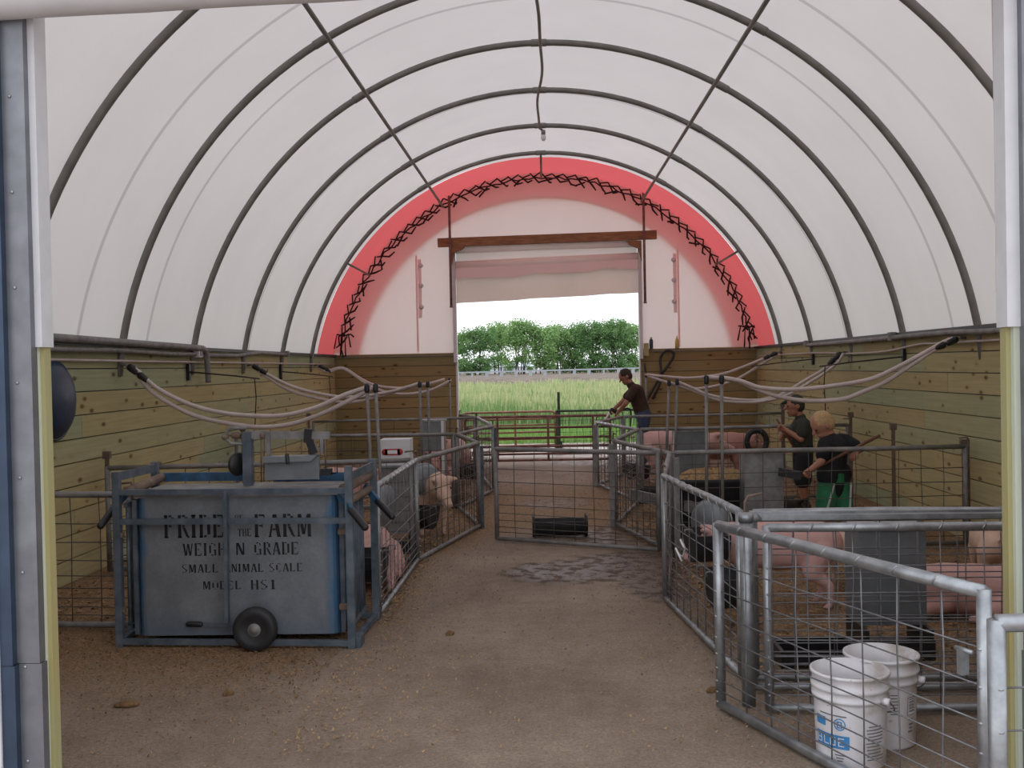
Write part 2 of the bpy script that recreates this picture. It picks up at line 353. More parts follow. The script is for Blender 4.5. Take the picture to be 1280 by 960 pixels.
# roof cloth
def arch_sheet(y0, y1, r, zlo, ny, na=72, mat=None, name='', puff=0.):
    th0 = math.asin((zlo-ZC)/r); mb = MB(); vs = []
    for i in range(ny+1):
        y = y0+(y1-y0)*i/ny
        for j in range(na+1):
            t = th0+(PI-2*th0)*j/na
            rr = r+puff*math.sin(3.1*y+5*t)*.5+puff*math.sin(9*t+y)
            vs.append((-rr*math.cos(t), y, ZC+rr*math.sin(t)))
    fs = [(i*(na+1)+j, i*(na+1)+j+1, (i+1)*(na+1)+j+1, (i+1)*(na+1)+j) for i in range(ny) for j in range(na)]
    mb.add(vs, fs, True); return mb
roof = struct(arch_sheet(Y0-.02, 16.55, R, WH-.03, 50, puff=.003).build('ceiling', M['tarp'], fix=False))
rr = struct(arch_sheet(16.55, Y1+.02, R, WH-.03, 6, puff=.0).build('ceiling_red_end', M['tarp_red'], fix=False))
def end_cloth(y, hole, name, mat):   # hole x0,x1,ztop
    mb = MB(); x0, x1, zt = hole; xs = sorted(set([-3.70+7.40*i/74 for i in range(75)]+[x0, x1])); K = 10
    for a, b in zip(xs[:-1], xs[1:]):
        for k in range(K):
            def pt(x, k):
                top = ZC+math.sqrt(max(R*R-x*x, .4)); lo = zt if (a >= x0-1e-6 and b <= x1+1e-6) else WH-.02
                z = lo+(top-lo)*k/K; return (x, y+.012*math.sin(2.1*x+1.3*z)*math.sin(PI*k/K), z)
            mb.add([pt(a, k), pt(b, k), pt(b, k+1), pt(a, k+1)], [(0, 1, 2, 3)], True)
    o = mb.build(name, mat, fix=False); bm = bmesh.new(); bm.from_mesh(o.data); bmesh.ops.remove_doubles(bm, verts=bm.verts, dist=1e-4); bm.to_mesh(o.data); bm.free(); return struct(o)
end_cloth(Y1-.03, (-1.54, 1.64, 3.72), 'wall_back_cloth', M['tarp_end'])
end_cloth(Y0+.06, (-1.72, 1.52, 3.75), 'wall_front_cloth', M['tarp_end'])
# red skirt of the roof cloth turned down over the outside of the end wall
mb = MB(); na = 72; th0 = math.asin((WH-ZC)/3.3)
for j in range(na):
    t0 = th0+(PI-2*th0)*j/na; t1 = th0+(PI-2*th0)*(j+1)/na
    q = [(-3.3*math.cos(t0), Y1+.02, ZC+.02+3.3*math.sin(t0)), (-3.3*math.cos(t1), Y1+.02, ZC+.02+3.3*math.sin(t1)), (-R*math.cos(t1), Y1+.02, ZC+R*math.sin(t1)), (-R*math.cos(t0), Y1+.02, ZC+R*math.sin(t0))]
    mb.add(q, [(0, 1, 2, 3)])
struct(mb.build('trim_1', M['tarp_flap'], fix=False))
struct(MB().b2((XL-.06, Y1-.02, 0), (XL+.012, Y1+.06, WH)).b2((XR-.012, Y1-.02, 0), (XR+.06, Y1+.06, WH)).build('trim_7', M['backwood']))
# dark strips along the wall tops
for i, (x, o) in enumerate(((XL, 1), (XR, -1))):
    struct(MB().b2((x-.05, Y0+.1, WH), (x+.05, Y1, WH+.035)).build('trim_%d' % (i+2), M['blackm']))
# ledges on the back walls
struct(MB().b2((XL, Y1-.05, WH), (-1.56, Y1+.05, WH+.03)).b2((1.66, Y1-.05, WH), (XR, Y1+.05, WH+.03)).build('trim_4', M['backwood']))
# ---- door frames
struct(MB().b2((-1.585, Y1-.10, 1.7), (-1.525, Y1+.04, 3.72)).b2((-1.56, Y1-.02, 0), (-1.525, Y1+.10, 1.7)).b2((1.645, Y1-.10, 1.7), (1.705, Y1+.04, 3.72)).b2((1.645, Y1-.02, 0), (1.67, Y1+.10, 1.7)).build('trim_5', M['wrap']))
hb = empty('header_beam', (0, Y1-.1, 3.72), 'dark stained timber beam above the far doorway with triangular corner braces', 'beam')
MB().bar((-1.82, 0, .065), (1.97, 0, .115), .09, .15).build('beam', M['beamwood'], hb)
for sx, x in ((1, -1.585), (-1, 1.705)):
    b = MB(); b.prism([(x, 0), (x+sx*.25, 0), (x+sx*.2, -.07), (x+sx*.06, -.13), (x, -.36)], -.04, .04, lambda p, y: (p[0], y, p[1]+.02)); b.build('brace', M['beamwood'], hb)
# near door frame: posts, metal tracks, white sleeve
def jamb(x_in, sgn, nm, side):
    e = empty('door_post', (x_in, Y0, 0), 'treated timber door post on the %s of the near opening, sleeved in white cloth above' % side, 'post')
    X_ = lambda a: -sgn*a
    MB().b2((0, .01, 0), (X_(.09), .055, 3.7)).build('post', M['jamb'], e)
    MB().b2((X_(.015), -.012, 0), (X_(.10), .01, 3.7)).build('pale_face', M['jambpale'], e)
    s_ = MB(); s_.b2((X_(-.008), -.02, 1.70), (X_(.075), .062, 3.75)); s_.build('cloth_sleeve', M['wrap'], e)
    c = empty('door_track', (x_in-sgn*.07, Y0-.06, 0), 'folded galvanised steel channel down the %s side of the near opening' % side, 'channel')
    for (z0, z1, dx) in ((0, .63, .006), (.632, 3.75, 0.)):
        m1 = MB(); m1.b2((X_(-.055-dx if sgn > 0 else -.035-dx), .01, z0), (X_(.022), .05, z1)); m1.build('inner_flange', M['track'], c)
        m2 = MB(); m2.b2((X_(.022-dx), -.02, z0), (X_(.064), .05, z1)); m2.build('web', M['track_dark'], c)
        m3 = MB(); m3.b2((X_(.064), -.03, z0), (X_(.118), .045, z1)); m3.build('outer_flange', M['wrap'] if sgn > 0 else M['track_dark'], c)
    rv = MB()
    for z in [.3+.32*k for k in range(11)]: rv.ell((X_(-.005), .008, z), (.006, .004, .006), seg=8, nr=6)
    rv.build('rivet', M['galv'], c)['kind'] = 'stuff'
jamb(-1.71, 1, 'left', 'left'); jamb(1.53, -1, 'right', 'right')
fr = empty('rolled_door_curtain', (0, Y0-.08, 2.87), 'white rolled cloth door curtain across the top of the near opening', 'curtain')
MB().tube([(-2.1+.2*k, .004*math.sin(k*2.), -.005+.035*(k*.2)/1.4) for k in range(21)], .085, 20).build('roll', M['wrap'], fr)
struct(MB().b2((-2.0, Y0-.02, 3.75), (1.85, Y0+.08, 3.9)).build('trim_6', M['beamwood']))

# ---- hoops, purlins
HY = [5.1, 6.95, 8.77, 10.58, 12.38, 14.2, 16.0]
hn = ['nearest to the viewer', 'second from the near opening', 'third from the near opening', 'middle one of the seven', 'third from the red end', 'second from the red end', 'closest to the red end']
for y, d in zip(HY, hn):
    h = empty('roof_hoop', (0, y, ZC), 'grey steel pipe roof hoop, %s' % d, 'hoop', 'steel hoops under the white cloth roof')
    r_ = R-.045; t0 = math.asin((WH-.25-ZC)/r_)
    pts = [(-r_*math.cos(t0+(PI-2*t0)*k/72), 0, r_*math.sin(t0+(PI-2*t0)*k/72)) for k in range(73)]
    MB().tube(pts, .032, 10).build('pipe', M['hoop'], h)
    for a in (60, 90, 120):
        c, s_ = math.cos(math.radians(a)), math.sin(math.radians(a))
        MB().tube([(r_*math.cos(math.radians(a+k)), 0, r_*math.sin(math.radians(a+k))) for k in (-1.2, 0, 1.2)], .038, 10).build('sleeve', M['hoop'], h)
for sx, d in ((-1, 'left'), (1, 'right')):
    x = sx*1.80; z = ZC+math.sqrt((R-.1)**2-x*x)
    p = MB(); p.tube([(x*(1-.05*(k/10)), 3.6+1.41*k, z+.0*k) for k in range(11)], .021, 8); o = p.build('purlin', M['hoop']); tag(o, 'straight steel purlin running under the hoops %s of the ridge' % d, 'pipe')
p = MB(); p.tube([(.0+.03*math.sin(y*1.3)-.01*math.cos(y*3), y, ZC+R-.10) for y in [3.6+.25*k for k in range(43)]]+[(.03, 14.25, ZC+R-.10)], .016, 8)
tag(p.build('ridge_conduit', M['hoop']), 'slightly wavy thin conduit along the ridge of the roof', 'conduit')
o = empty('light_bulb', (.04, 14.2, ZC+R-.11), 'bare white light bulb in a socket hanging from the ridge conduit', 'light bulb')
MB().lathe([(.0001, 0), (.03, 0), (.03, -.06), (.0001, -.06)], seg=14).build('socket', M['galv_dull'], o)
MB().ell((0, 0, -.10), (.038, .038, .05)).build('bulb', M['whitepl'], o)
# short struts from last hoop to the end wall
for nm, a in (('left', 146), ('top', 90), ('right', 35)):
    c, s_ = math.cos(math.radians(a)), math.sin(math.radians(a)); r_ = R-.07
    q = MB().tube([(r_*c, 16.0, ZC+r_*s_), ((r_-.05)*c, Y1-.1, ZC+(r_-.05)*s_)], .018, 8).build('end_strut', M['hoop'])
    tag(q, 'short steel strut from the last hoop to the end wall, %s one' % ('uppermost' if nm == 'top' else 'low on the '+nm), 'pipe')
for x, d in ((-1.60, 'left'), (1.745, 'right')):
    q = empty('hanging_post', (x, Y1-.2, 2.68), 'thin steel pipe hanging down past the %s end of the header beam' % d, 'pipe')
    MB().tube([(0, 0, 0), (0, 0, 1.9)], .022, 8).build('pipe', M['rust'], q)
    MB().tube([(0, 0, 0), (0, 0, -.03)], .028, 8).build('end_cap', M['rust'], q)
# lacing zigzag
lc = MB(); n = 52; LR = 3.69; t0 = math.asin((WH+.15-ZC)/LR)
def lp(t, r_, dy=0): return Vector((-r_*math.cos(t), Y1-.09+dy, ZC+r_*math.sin(t)))
for k in range(n):
    ta = t0+(PI-2*t0)*k/n; tb = t0+(PI-2*t0)*(k+1)/n; w = (tb-ta)
    p = [lp(ta, LR+.05+random.uniform(-.02, .02)), lp(ta+w*.35, LR-.02), lp(ta+w*.75, LR-.10+random.uniform(-.03, .02), -.03), lp(ta+w*random.uniform(.9, 1.5), LR-.12+random.uniform(-.05, .05), -.04)]
    if math.cos(ta) < 0: pass
    lc.tube(p, [.012, .016, .018, .012], 6)
    lc.tube([lp(ta+w*.3, LR-.01), lp(ta+w*1.0, LR+.05+random.uniform(-.03, .02), -.02)], .013, 6)
    if k % 3 == 0: lc.tube([lp(ta, LR-.05), lp(ta-w*random.uniform(.4, 1.1), LR-.13+random.uniform(-.05, .03), -.05)], .016, 6)
lc.tube([lp(t0+(PI-2*t0)*k/96, LR-.03+random.uniform(-.025, .025)) for k in range(97)], .013, 6)
tag(lc.build('lacing_rope', M['rope']), 'black rope laced in zigzags around the red arch of the far end wall', 'rope')
for sx, x in ((-1, -3.50), (1, 3.50)):
    q = MB(); c = (x, Y1-.13, 2.2)
    for dx, dz in ((-.17, -.22), (.12, -.2), (-.06, -.34), (.03, -.36), (.18, -.02), (-.16, .03)): q.tube([c, (c[0]+dx*.7, c[1], c[2]+.03), (c[0]+dx, c[1], c[2]+dz)], .015, 6)
    tag(q.build('rope_knot', M['rope']), 'bunch of loose black rope ends at the %s foot of the red arch' % ('left' if sx < 0 else 'right'), 'rope')
# strap guides on the far cloth
for x, sx, d in ((-2.21, 1, 'left'), (2.335, -1, 'right')):
    e = empty('curtain_strap', (x, Y1-.06, 1.9), 'pinkish strap with round white tabs hanging on the cloth %s of the far doorway' % d, 'strap')
    MB().box((0, 0, .84), (.035, .008, 1.68)).build('strap', M['curtain_pink'], e)
    MB().box((sx*.055, .004, 1.1), (.06, .008, 1.02)).build('backing_strip', M['curtain_pink'], e)
    for z in (.78, 1.15, 1.50):
        MB().lathe([(.0001, .006), (.04, .006), (.04, -.004), (.0001, -.004)], (sx*.078, -.01, z), 18, Matrix.Rotation(PI/2, 3, 'X')).build('tab', M['wrap'], e)
# far door curtain
e = empty('rolled_door_blind', (0, Y1-.02, 3.6), 'partly rolled pale cloth blind hanging at the top of the far doorway', 'blind')
MB().tube([(-1.52, 0, -.22), (0, 0, -.18), (1.64, 0, -.14)], .085, 18).build('roll', M['curtain'], e)
MB().tube([(-1.52, .0, .06), (0, .0, .09), (1.64, .0, .1)], .06, 16).build('top_fold', M['curtain_white'], e)
def sheet(z0a, z0b, z1a, z1b, y, wav, mat, nm, t=.006):
    mb = MB(); n = 40
    for i in range(n+1):
        u = i/n; x = -1.52+3.16*u; zt = z0a+(z0b-z0a)*u; zb = z1a+(z1b-z1a)*u+wav*math.sin(u*17)+wav*.6*math.sin(u*31+1); yy = y+.012*math.sin(u*9)
        mb.v += [(x, yy-t, zt), (x, yy-t, zb), (x, yy, zb), (x, yy, zt)]
    for i in range(n):
        for k in range(4): a = i*4+k; b = i*4+(k+1) % 4; mb.f.append((a, b, b+4, a+4)); mb.sm.append(False); mb.mi.append(0)
    mb.build(nm, mat, e)
sheet(-.26, -.18, -.46, -.32, -.09, .02, M['curtain_pink'], 'valance')
sheet(-.20, -.12, -.87, -.75, -.01, .004, M['curtain'], 'hanging_sheet')
sheet(.12, .17, -.30, -.20, .05, .004, M['curtain_white'], 'upper_sheet')

# ---------------------------------------------------------------- wall fittings
pv = MB(); pv.tube(smooth_path([(XL+.09, 3.7, 1.90), (XL+.09, 7.45, 1.885), (XL+.09, 9, 1.875), (XL+.09, 10.5, 1.865), (XL+.09, 10.72, 1.85), (XL+.09, 10.8, 1.78), (XL+.09, 10.82, 1.70), (XL+.09, 10.84, 1.50)], 5), .031, 12)
tag(pv.build('drain_pipe', M['galv_dull']), 'fat grey pipe along the left wall top bending down at its far end', 'pipe')
tag(MB().tube(smooth_path([(XL+.07, 3.7, 1.80), (XL+.07, 7.4, 1.80), (XL+.07, 8.6, 1.81), (XL+.07, 9.8, 1.795), (XL+.07, 10.5, 1.80)], 4), .022, 10).build('conduit', M['galv_dull']), 'thin grey conduit below the fat pipe on the left wall', 'conduit')
tag(MB().tube([(XL+.05, 10.7, 1.79), (XL+.05, 12, 1.80), (XL+.05, 13, 1.85), (XL+.05, 14.3, 1.84)], .024, 10).build('conduit', M['galv_dull']), 'grey conduit beyond the junction box on the left wall', 'conduit')
tag(MB().tube([(XL+.04, 3.7, 1.735), (XL+.04, 9, 1.72), (XL+.04, 17.7, 1.71)], .011, 8).build('water_line', M['hose']), 'thin white water line clipped along the left wall', 'pipe')
tag(MB().tube(smooth_path([(XR-.07, 3.7, 1.80), (XR-.07, 8, 1.81), (XR-.07, 9.4, 1.83), (XR-.07, 12, 1.82), (XR-.07, 14.2, 1.82)], 4), .025, 10).build('conduit', M['galv_dull']), 'grey conduit under the roof edge on the right wall', 'conduit')
tag(MB().tube(smooth_path([(XR-.04, 3.7, 1.745), (XR-.04, 9.2, 1.74), (XR-.04, 10.0, 1.745), (XR-.04, 11, 1.69), (XR-.04, 12.2, 1.68), (XR-.04, 14, 1.71), (XR-.04, 17.5, 1.70)], 4), .011, 8).build('water_line', M['hose']), 'thin white water line clipped along the right wall', 'pipe')
for x, y, z, d in ((XL+.07, 10.6, 1.81, 'white junction box beside the bend of the fat pipe on the left wall'), (XL+.05, 14.35, 1.85, 'pale junction box high on the left wall near the red end'), (XR-.07, 10.74, 1.84, 'pale junction box high on the right wall nearer the viewer'), (XR-.07, 14.2, 1.84, 'pale junction box high on the right wall nearer the red end')):
    e = empty('junction_box', (x, y, z), d, 'electrical box'); MB().box((0, 0, 0), (.06, .11, .085)).build('box', M['wrap'] if z == 1.81 else M['galv_dull'], e); MB().box((.034 if x < 0 else -.034, 0, 0), (.008, .06, .05)).build('cover', M['galv_dull'], e)
def bracket(x, y, o, arm, z0, z1, d, drop=0):
    e = empty('swing_bracket', (x+o*.02, y, (z0+z1)/2), d, 'bracket')
    MB().box((0, 0, 0), (.03, .05, z1-z0)).build('plate', M['blackm'], e)
    MB().tube([(o*.02, 0, .0), (o*.30, arm*.6, -.05), (o*.45, arm, -.09)], .009, 6).build('arm', M['rope'], e)
    if drop: MB().tube([(o*.42, arm*.92, -.08), (o*.43, arm*.93, -.3), (o*.41, arm*.92, -drop)], .006, 6).build('hanging_wire', M['rope'], e)
bracket(XL, 10.44, 1, 1.0, 1.53, 1.70, 'black swing bracket on the left wall by the pipe bend, wire hanging from its arm', .65)
bracket(XL, 14.13, 1, 1.3, 1.49, 1.71, 'black swing bracket on the left wall nearer the red end', .5)
bracket(XR, 10.55, -1, 1.5, 1.55, 1.70, 'black swing bracket on the right wall nearer the viewer', .9)
bracket(XR, 14.09, -1, 1.9, 1.55, 1.70, 'black swing bracket on the right wall nearer the red end')
# dark blue round tub on the left wall
e = empty('barrel_lid', (XL+.01, 7.52, 1.42), 'dark blue round drum end on the left wall beside the door post', 'drum')
MB().lathe([(.0001, .11), (.16, .10), (.24, .075), (.285, .03), (.295, 0), (.0001, 0)], (0, 0, 0), 40, Matrix.Rotation(PI/2, 3, 'Y')).build('shell', M['drum'], e)
MB().tube([(.02, .295*math.cos(2*PI*k/40), .295*math.sin(2*PI*k/40)) for k in range(40)], .012, 8, closed=True).build('rim', M['drum'], e)
# things on the right back ledge
e = empty('spray_bottle', (1.845, Y1-.1, WH+.03), 'grey blue spray can on the ledge right of the far doorway', 'can'); MB().lathe([(.0001, 0), (.033, 0), (.033, .14), (.026, .16), (.02, .165), (.0001, .165)], seg=16).build('body', M['bluesteel'], e); MB().lathe([(.0001, .165), (.018, .165), (.018, .2), (.0001, .2)], seg=12).build('cap', M['galv'], e)
e = empty('squeeze_bottle', (2.29, Y1-.1, WH+.03), 'yellow squeeze bottle with pointed nozzle on the far ledge', 'bottle'); MB().lathe([(.0001, 0), (.035, 0), (.035, .12), (.03, .15), (.0001, .155)], seg=16).build('body', simple('yellow_plastic', (.55, .48, .12), .4), e); MB().lathe([(.022, .15), (.016, .18), (.006, .22), (.0001, .22)], seg=12).build('nozzle', simple('yellow_nozzle', (.6, .55, .2), .4), e)
tag(MB().box((1.755, Y1-.12, 1.86), (.085, .05, .22)).build('wood_block', M['jamb']), 'short yellow wood block at the right jamb of the far doorway', 'block')
bk = MB(); bk.tube(smooth_path([(1.72, 17.8, 1.62), (1.74, 17.78, 1.35), (1.74, 17.8, 1.05), (1.70, 17.8, .9), (1.85, 17.8, 1.15), (2.0, 17.78, 1.40), (2.2, 17.8, 1.68), (2.22, 17.8, 1.80), (2.10, 17.8, 1.83), (2.0, 17.8, 1.70), (2.0, 17.76, 1.48), (1.97, 17.76, 1.25), (1.85, 17.8, 1.0)], 6), .022, 8)
tag(bk.build('hose_coil', M['blackhose']), 'black hose looped and hung on the far wall right of the doorway', 'hose')

# hoses
HO = [
 ('pair of white hoses', [(-3.6, 8.738, 1.679), (-3.496, 8.72, 1.622), (-3.335, 8.691, 1.482), (-3.043, 8.639, 1.34), (-2.752, 8.588, 1.264), (-2.465, 8.536, 1.234), (-2.18, 8.484, 1.236), (-1.897, 8.432, 1.3), (-1.66, 8.388, 1.396), (-1.459, 8.35, 1.459)], 'white hose sagging from the left wall over the scale, upper of the two'),
 ('', [(-3.6, 8.737, 1.665), (-3.519, 8.723, 1.602), (-3.374, 8.698, 1.444), (-3.104, 8.652, 1.286), (-2.85, 8.608, 1.202), (-2.469, 8.542, 1.141), (-2.184, 8.492, 1.152), (-1.944, 8.449, 1.214), (-1.719, 8.409, 1.304), (-1.393, 8.35, 1.464)], 'white hose sagging from the left wall over the scale, lower of the two'),
 ('', [(-3.6, 12.521, 1.682), (-3.395, 12.451, 1.57), (-3.149, 12.366, 1.449), (-2.863, 12.266, 1.359), (-2.477, 12.13, 1.288), (-2.292, 12.063, 1.286), (-2.119, 12.001, 1.294), (-1.927, 11.931, 1.321), (-1.737, 11.861, 1.356), (-1.442, 11.75, 1.436)], 'white hose from the middle of the left wall, upper of its pair'),
 ('', [(-3.6, 12.519, 1.663), (-3.396, 12.452, 1.531), (-3.151, 12.371, 1.391), (-2.866, 12.276, 1.3), (-2.502, 12.152, 1.23), (-2.246, 12.064, 1.228), (-2.052, 11.997, 1.265), (-1.871, 11.933, 1.31), (-1.642, 11.852, 1.373), (-1.359, 11.75, 1.425)], 'white hose from the middle of the left wall, lower of its pair'),
 ('', [(-3.6, 16.18, 1.685), (-3.45, 16.189, 1.606), (-3.209, 16.203, 1.639), (-2.947, 16.219, 1.469), (-2.734, 16.232, 1.362), (-2.481, 16.248, 1.312), (-2.126, 16.269, 1.299), (-1.87, 16.284, 1.357), (-1.601, 16.3, 1.428)], 'white hose in the far left corner, upper of its pair'),
 ('', [(-3.6, 16.177, 1.66), (-3.45, 16.186, 1.581), (-3.209, 16.2, 1.627), (-2.884, 16.219, 1.404), (-2.634, 16.234, 1.271), (-2.381, 16.249, 1.215), (-2.127, 16.264, 1.209), (-1.808, 16.282, 1.267), (-1.499, 16.3, 1.414)], 'white hose in the far left corner, lower of its pair'),
 ('', [(3.58, 9.004, 1.771), (3.493, 8.991, 1.759), (3.268, 8.96, 1.648), (3.036, 8.927, 1.533), (2.813, 8.895, 1.441), (2.571, 8.86, 1.398), (2.267, 8.816, 1.367), (2.043, 8.783, 1.362), (1.889, 8.761, 1.375), (1.778, 8.744, 1.395), (1.647, 8.725, 1.445), (1.482, 8.7, 1.476)], 'white hose from the near end of the right wall, upper of its pair'),
 ('', [(3.58, 9.004, 1.758), (3.377, 8.977, 1.678), (3.153, 8.947, 1.544), (2.929, 8.917, 1.407), (2.736, 8.891, 1.332), (2.572, 8.869, 1.274), (2.395, 8.844, 1.258), (2.219, 8.82, 1.262), (2.045, 8.796, 1.29), (1.892, 8.775, 1.331), (1.754, 8.755, 1.389), (1.616, 8.736, 1.446), (1.361, 8.7, 1.485)], 'white hose from the near end of the right wall, lower of its pair'),
 ('', [(3.58, 12.482, 1.693), (3.506, 12.46, 1.607), (3.307, 12.402, 1.477), (3.11, 12.344, 1.376), (2.924, 12.289, 1.275), (2.771, 12.243, 1.203), (2.539, 12.172, 1.153), (2.28, 12.092, 1.161), (2.034, 12.016, 1.196), (1.849, 11.957, 1.247), (1.696, 11.908, 1.317), (1.514, 11.85, 1.395)], 'white hose from the middle of the right wall, upper of its pair'),
 ('', [(3.58, 12.416, 1.682), (3.507, 12.398, 1.578), (3.331, 12.354, 1.448), (3.147, 12.307, 1.347), (2.964, 12.26, 1.247), (2.803, 12.219, 1.184), (2.533, 12.149, 1.135), (2.277, 12.081, 1.133), (2.014, 12.011, 1.168), (1.803, 11.954, 1.248), (1.631, 11.907, 1.318), (1.422, 11.85, 1.388)], 'white hose from the middle of the right wall, lower of its pair'),
 ('', [(3.58, 15.88, 1.738), (3.439, 15.91, 1.68), (2.869, 16.032, 1.456), (2.496, 16.11, 1.388), (2.193, 16.173, 1.374), (1.888, 16.237, 1.404), (1.58, 16.3, 1.442)], 'white hose in the far right corner, upper of its pair'),
 ('', [(3.58, 15.882, 1.714), (3.439, 15.912, 1.63), (3.022, 16.001, 1.366), (2.723, 16.065, 1.259), (2.421, 16.129, 1.206), (2.191, 16.178, 1.217), (1.96, 16.226, 1.296), (1.605, 16.3, 1.429)], 'white hose in the far right corner, lower of its pair')]
for i, (_, pts, lab) in enumerate(HO):
    o = MB().tube(smooth_path(pts, 5), .019 if i not in (4, 5, 10, 11) else .022, 8).build('water_hose', M['hose']); tag(o, lab, 'hose', 'white hoses looped from walls to pens')
    if i % 2 == 0:
        a = Vector(pts[0]); b = Vector(pts[1]) if (Vector(pts[1])-a).length > .12 else Vector(pts[2]); d = (b-a).normalized(); sx = 1 if a.x > 0 else -1
        side = ('left' if sx < 0 else 'right'); pl = ('near', 'middle', 'far')[(i//2) % 3]
        e = empty('hose_valve', a, 'black hose fitting at the %s tap on the %s wall' % (pl, side), 'valve', 'black valves on the wall water lines')
        MB().tube([Vector((sx*.07, 0, .0)), Vector((sx*.02, 0, .01)), d*.03], .014, 8).build('stem', M['galv_dull'], e)
        MB().cap(d*.03, d*.10, .034, .030).cap(d*.15, d*.21, .034, .026).build('body', M['blackm'], e)
        MB().box(d*.06+Vector((0, 0, .035)), (.05, .016, .016)).build('lever', M['galv_dull'], e)
# stand pipes
for (x, y, z, xb, d) in ((-1.46, 8.34, 1.46, -1.425, 'left pens first pair, left one'), (-1.387, 8.33, 1.46, -1.345, 'left pens first pair, right one'), (-1.442, 11.72, 1.43, -1.43, 'left pens second pair, left one'), (-1.349, 11.72, 1.43, -1.34, 'left pens second pair, right one'), (-1.525, 16.3, 1.42, -1.53, 'left pens by the far wall'),
        (1.354, 8.66, 1.47, 1.335, 'right pens nearest pair, left one'), (1.482, 8.66, 1.47, 1.47, 'right pens nearest pair, right one'), (1.422, 11.82, 1.39, 1.36, 'right pens middle pair, left one'), (1.514, 11.82, 1.40, 1.46, 'right pens middle pair, right one'), (1.60, 16.3, 1.44, 1.60, 'right pens by the far wall')):
    e = empty('stand_pipe', (xb, y, 0), 'thin upright water pipe at the %s' % d, 'pipe', 'upright water pipes on the pen dividers')
    MB().tube([(0, 0, .18), ((x-xb)*.5, 0, .8), (x-xb, 0, z)], .016 if y > 10 else .014, 8).build('pipe', M['galv_dull'], e)
    MB().cap((x-xb, 0, z-.03), (x-xb, 0, z+.01), .022).build('elbow', M['blackm'], e)
    MB().tube([(0, 0, .25), (0, .07, .22)], .012, 8).build('nipple', M['galv'], e)
    MB().tube([(0, 0, 0), (0, 0, .19)], .014, 8).build('foot', M['galv_dull'], e)

# ---------------------------------------------------------------- pen panels
LV = [.045, .09, .14, .20, .265, .34, .435, .55, .67]
def panel(P0, P1, label, group='wire mesh pen panels', h=.85, bright=False, pitch=.2, z0=.03, pins=True, rt=.021, green=False, name='pen_panel'):
    P0 = Vector((*P0, 0)); P1 = Vector((*P1, 0)); d = P1-P0; L = d.length
    e = empty(name, P0, label, 'fence panel', group, math.atan2(d.y, d.x))
    mf = M['galv'] if bright else M['galv_dull']; mw = M['wire'] if bright else M['wire_dull']
    if green: mf = mw = M['greensteel']
    MB().tube([(0, 0, h), (L*.33, 0, h+random.uniform(-.004, .004)), (L*.66, 0, h+random.uniform(-.006, .004)), (L, 0, h)], rt, 10).build('top_rail', mf, e)
    MB().tube([(0, 0, z0), (L, 0, z0)], rt*.9, 10).build('bottom_rail', mf, e)
    MB().tube([(.0, 0, z0-.01), (0, 0, h+.01)], rt, 10).build('end_post', mf, e)
    MB().tube([(L, 0, z0-.01), (L, 0, h+.01)], rt, 10).build('end_post', mf, e)
    w = MB(); n = max(2, round(L/pitch)); r = .0032 if bright else .0034
    sc = h/.85
    for i in range(1, n):
        x = L*i/n+random.uniform(-.012, .012)
        w.tube([(x, .002, z0), (x+random.uniform(-.006, .006), .002, h*.35), (x+random.uniform(-.01, .01), .002, h*.7), (x+random.uniform(-.006, .006), .002, h)], r, 5)
    for z in LV:
        z *= sc; w.tube([(0, -.003, z), (L*.3, -.003, z+random.uniform(-.006, .006)), (L*.7, -.003, z+random.uniform(-.006, .006)), (L, -.003, z)], r, 5)
    w.build('wire_grid', mw, e)
    if bright:
        b = MB()
        for i in range(1, n): b.tube([(L*i/n+.012*math.cos(a), rt*1.0*math.sin(a)*1.1, h+rt*.9*math.cos(a*1.0)) for a in [PI*k/4 for k in range(8)]], .004, 5, closed=True)
        for z in LV: b.ell((0, -.015, z*sc), (.012, .012, .008), seg=8, nr=5).ell((L, -.015, z*sc), (.012, .012, .008), seg=8, nr=5)
        b.build('wire_tie', mf, e)['kind'] = 'stuff'
    if pins:
        MB().tube([(L+.03, 0, .05), (L+.03, 0, h+.05), (L+.015, .0, h+.075), (L-.05, 0, h+.07)], .008, 6).build('hinge_pin', M['rust'], e)
    return e
LC = [(-1.10, 6.55), (-1.08, 8.40), (-.68, 10.16), (-1.01, 11.57), (-.69, 13.11), (-1.04, 15.39), (-1.37, 16.28)]
ln = ['nearest the scale', 'beside the pale spotted pig', 'third back from the scale', 'fourth back from the scale', 'fifth back from the scale', 'last before the far doorway']
for i in range(6): panel(LC[i], LC[i+1], 'galvanised mesh panel along the left of the alley, %s' % ln[i], bright=i in (0, 4), pitch=.17)
RC = [(.96, 5.16), (.78, 6.88), (1.03, 8.60), (.67, 10.16), (1.06, 11.84), (.67, 13.5), (1.10, 14.83)]
rn = ['with the dark bins behind it', 'running back from the bins', 'with a grey board at its foot', 'fourth back', 'bright one by the bending person', 'last before the far doorway']
for i in range(6): panel(RC[i], RC[i+1], 'galvanised mesh panel along the right of the alley, %s' % rn[i], bright=i in (0, 4), pitch=.17)
panel((-3.62, 6.40), (-2.62, 6.32), 'mesh panel joining the left wall to the livestock scale')
panel((-3.55, 8.15), (-1.12, 8.40), 'mesh divider behind the scale between the first two left pens')
panel((-3.6, 11.78), (-1.05, 11.60), 'mesh divider in the left pens, second behind the scale')
panel((-3.45, 15.08), (-1.08, 15.36), 'mesh divider closing the farthest left pen')
panel((1.06, 8.64), (3.56, 8.82), 'long mesh divider in front of the blond child, from alley to right wall')
panel((1.09, 11.86), (3.5, 12.02), 'mesh divider just behind the two children in the right pens')
panel((1.13, 14.85), (3.45, 15.08), 'mesh divider closing the farthest right pen')
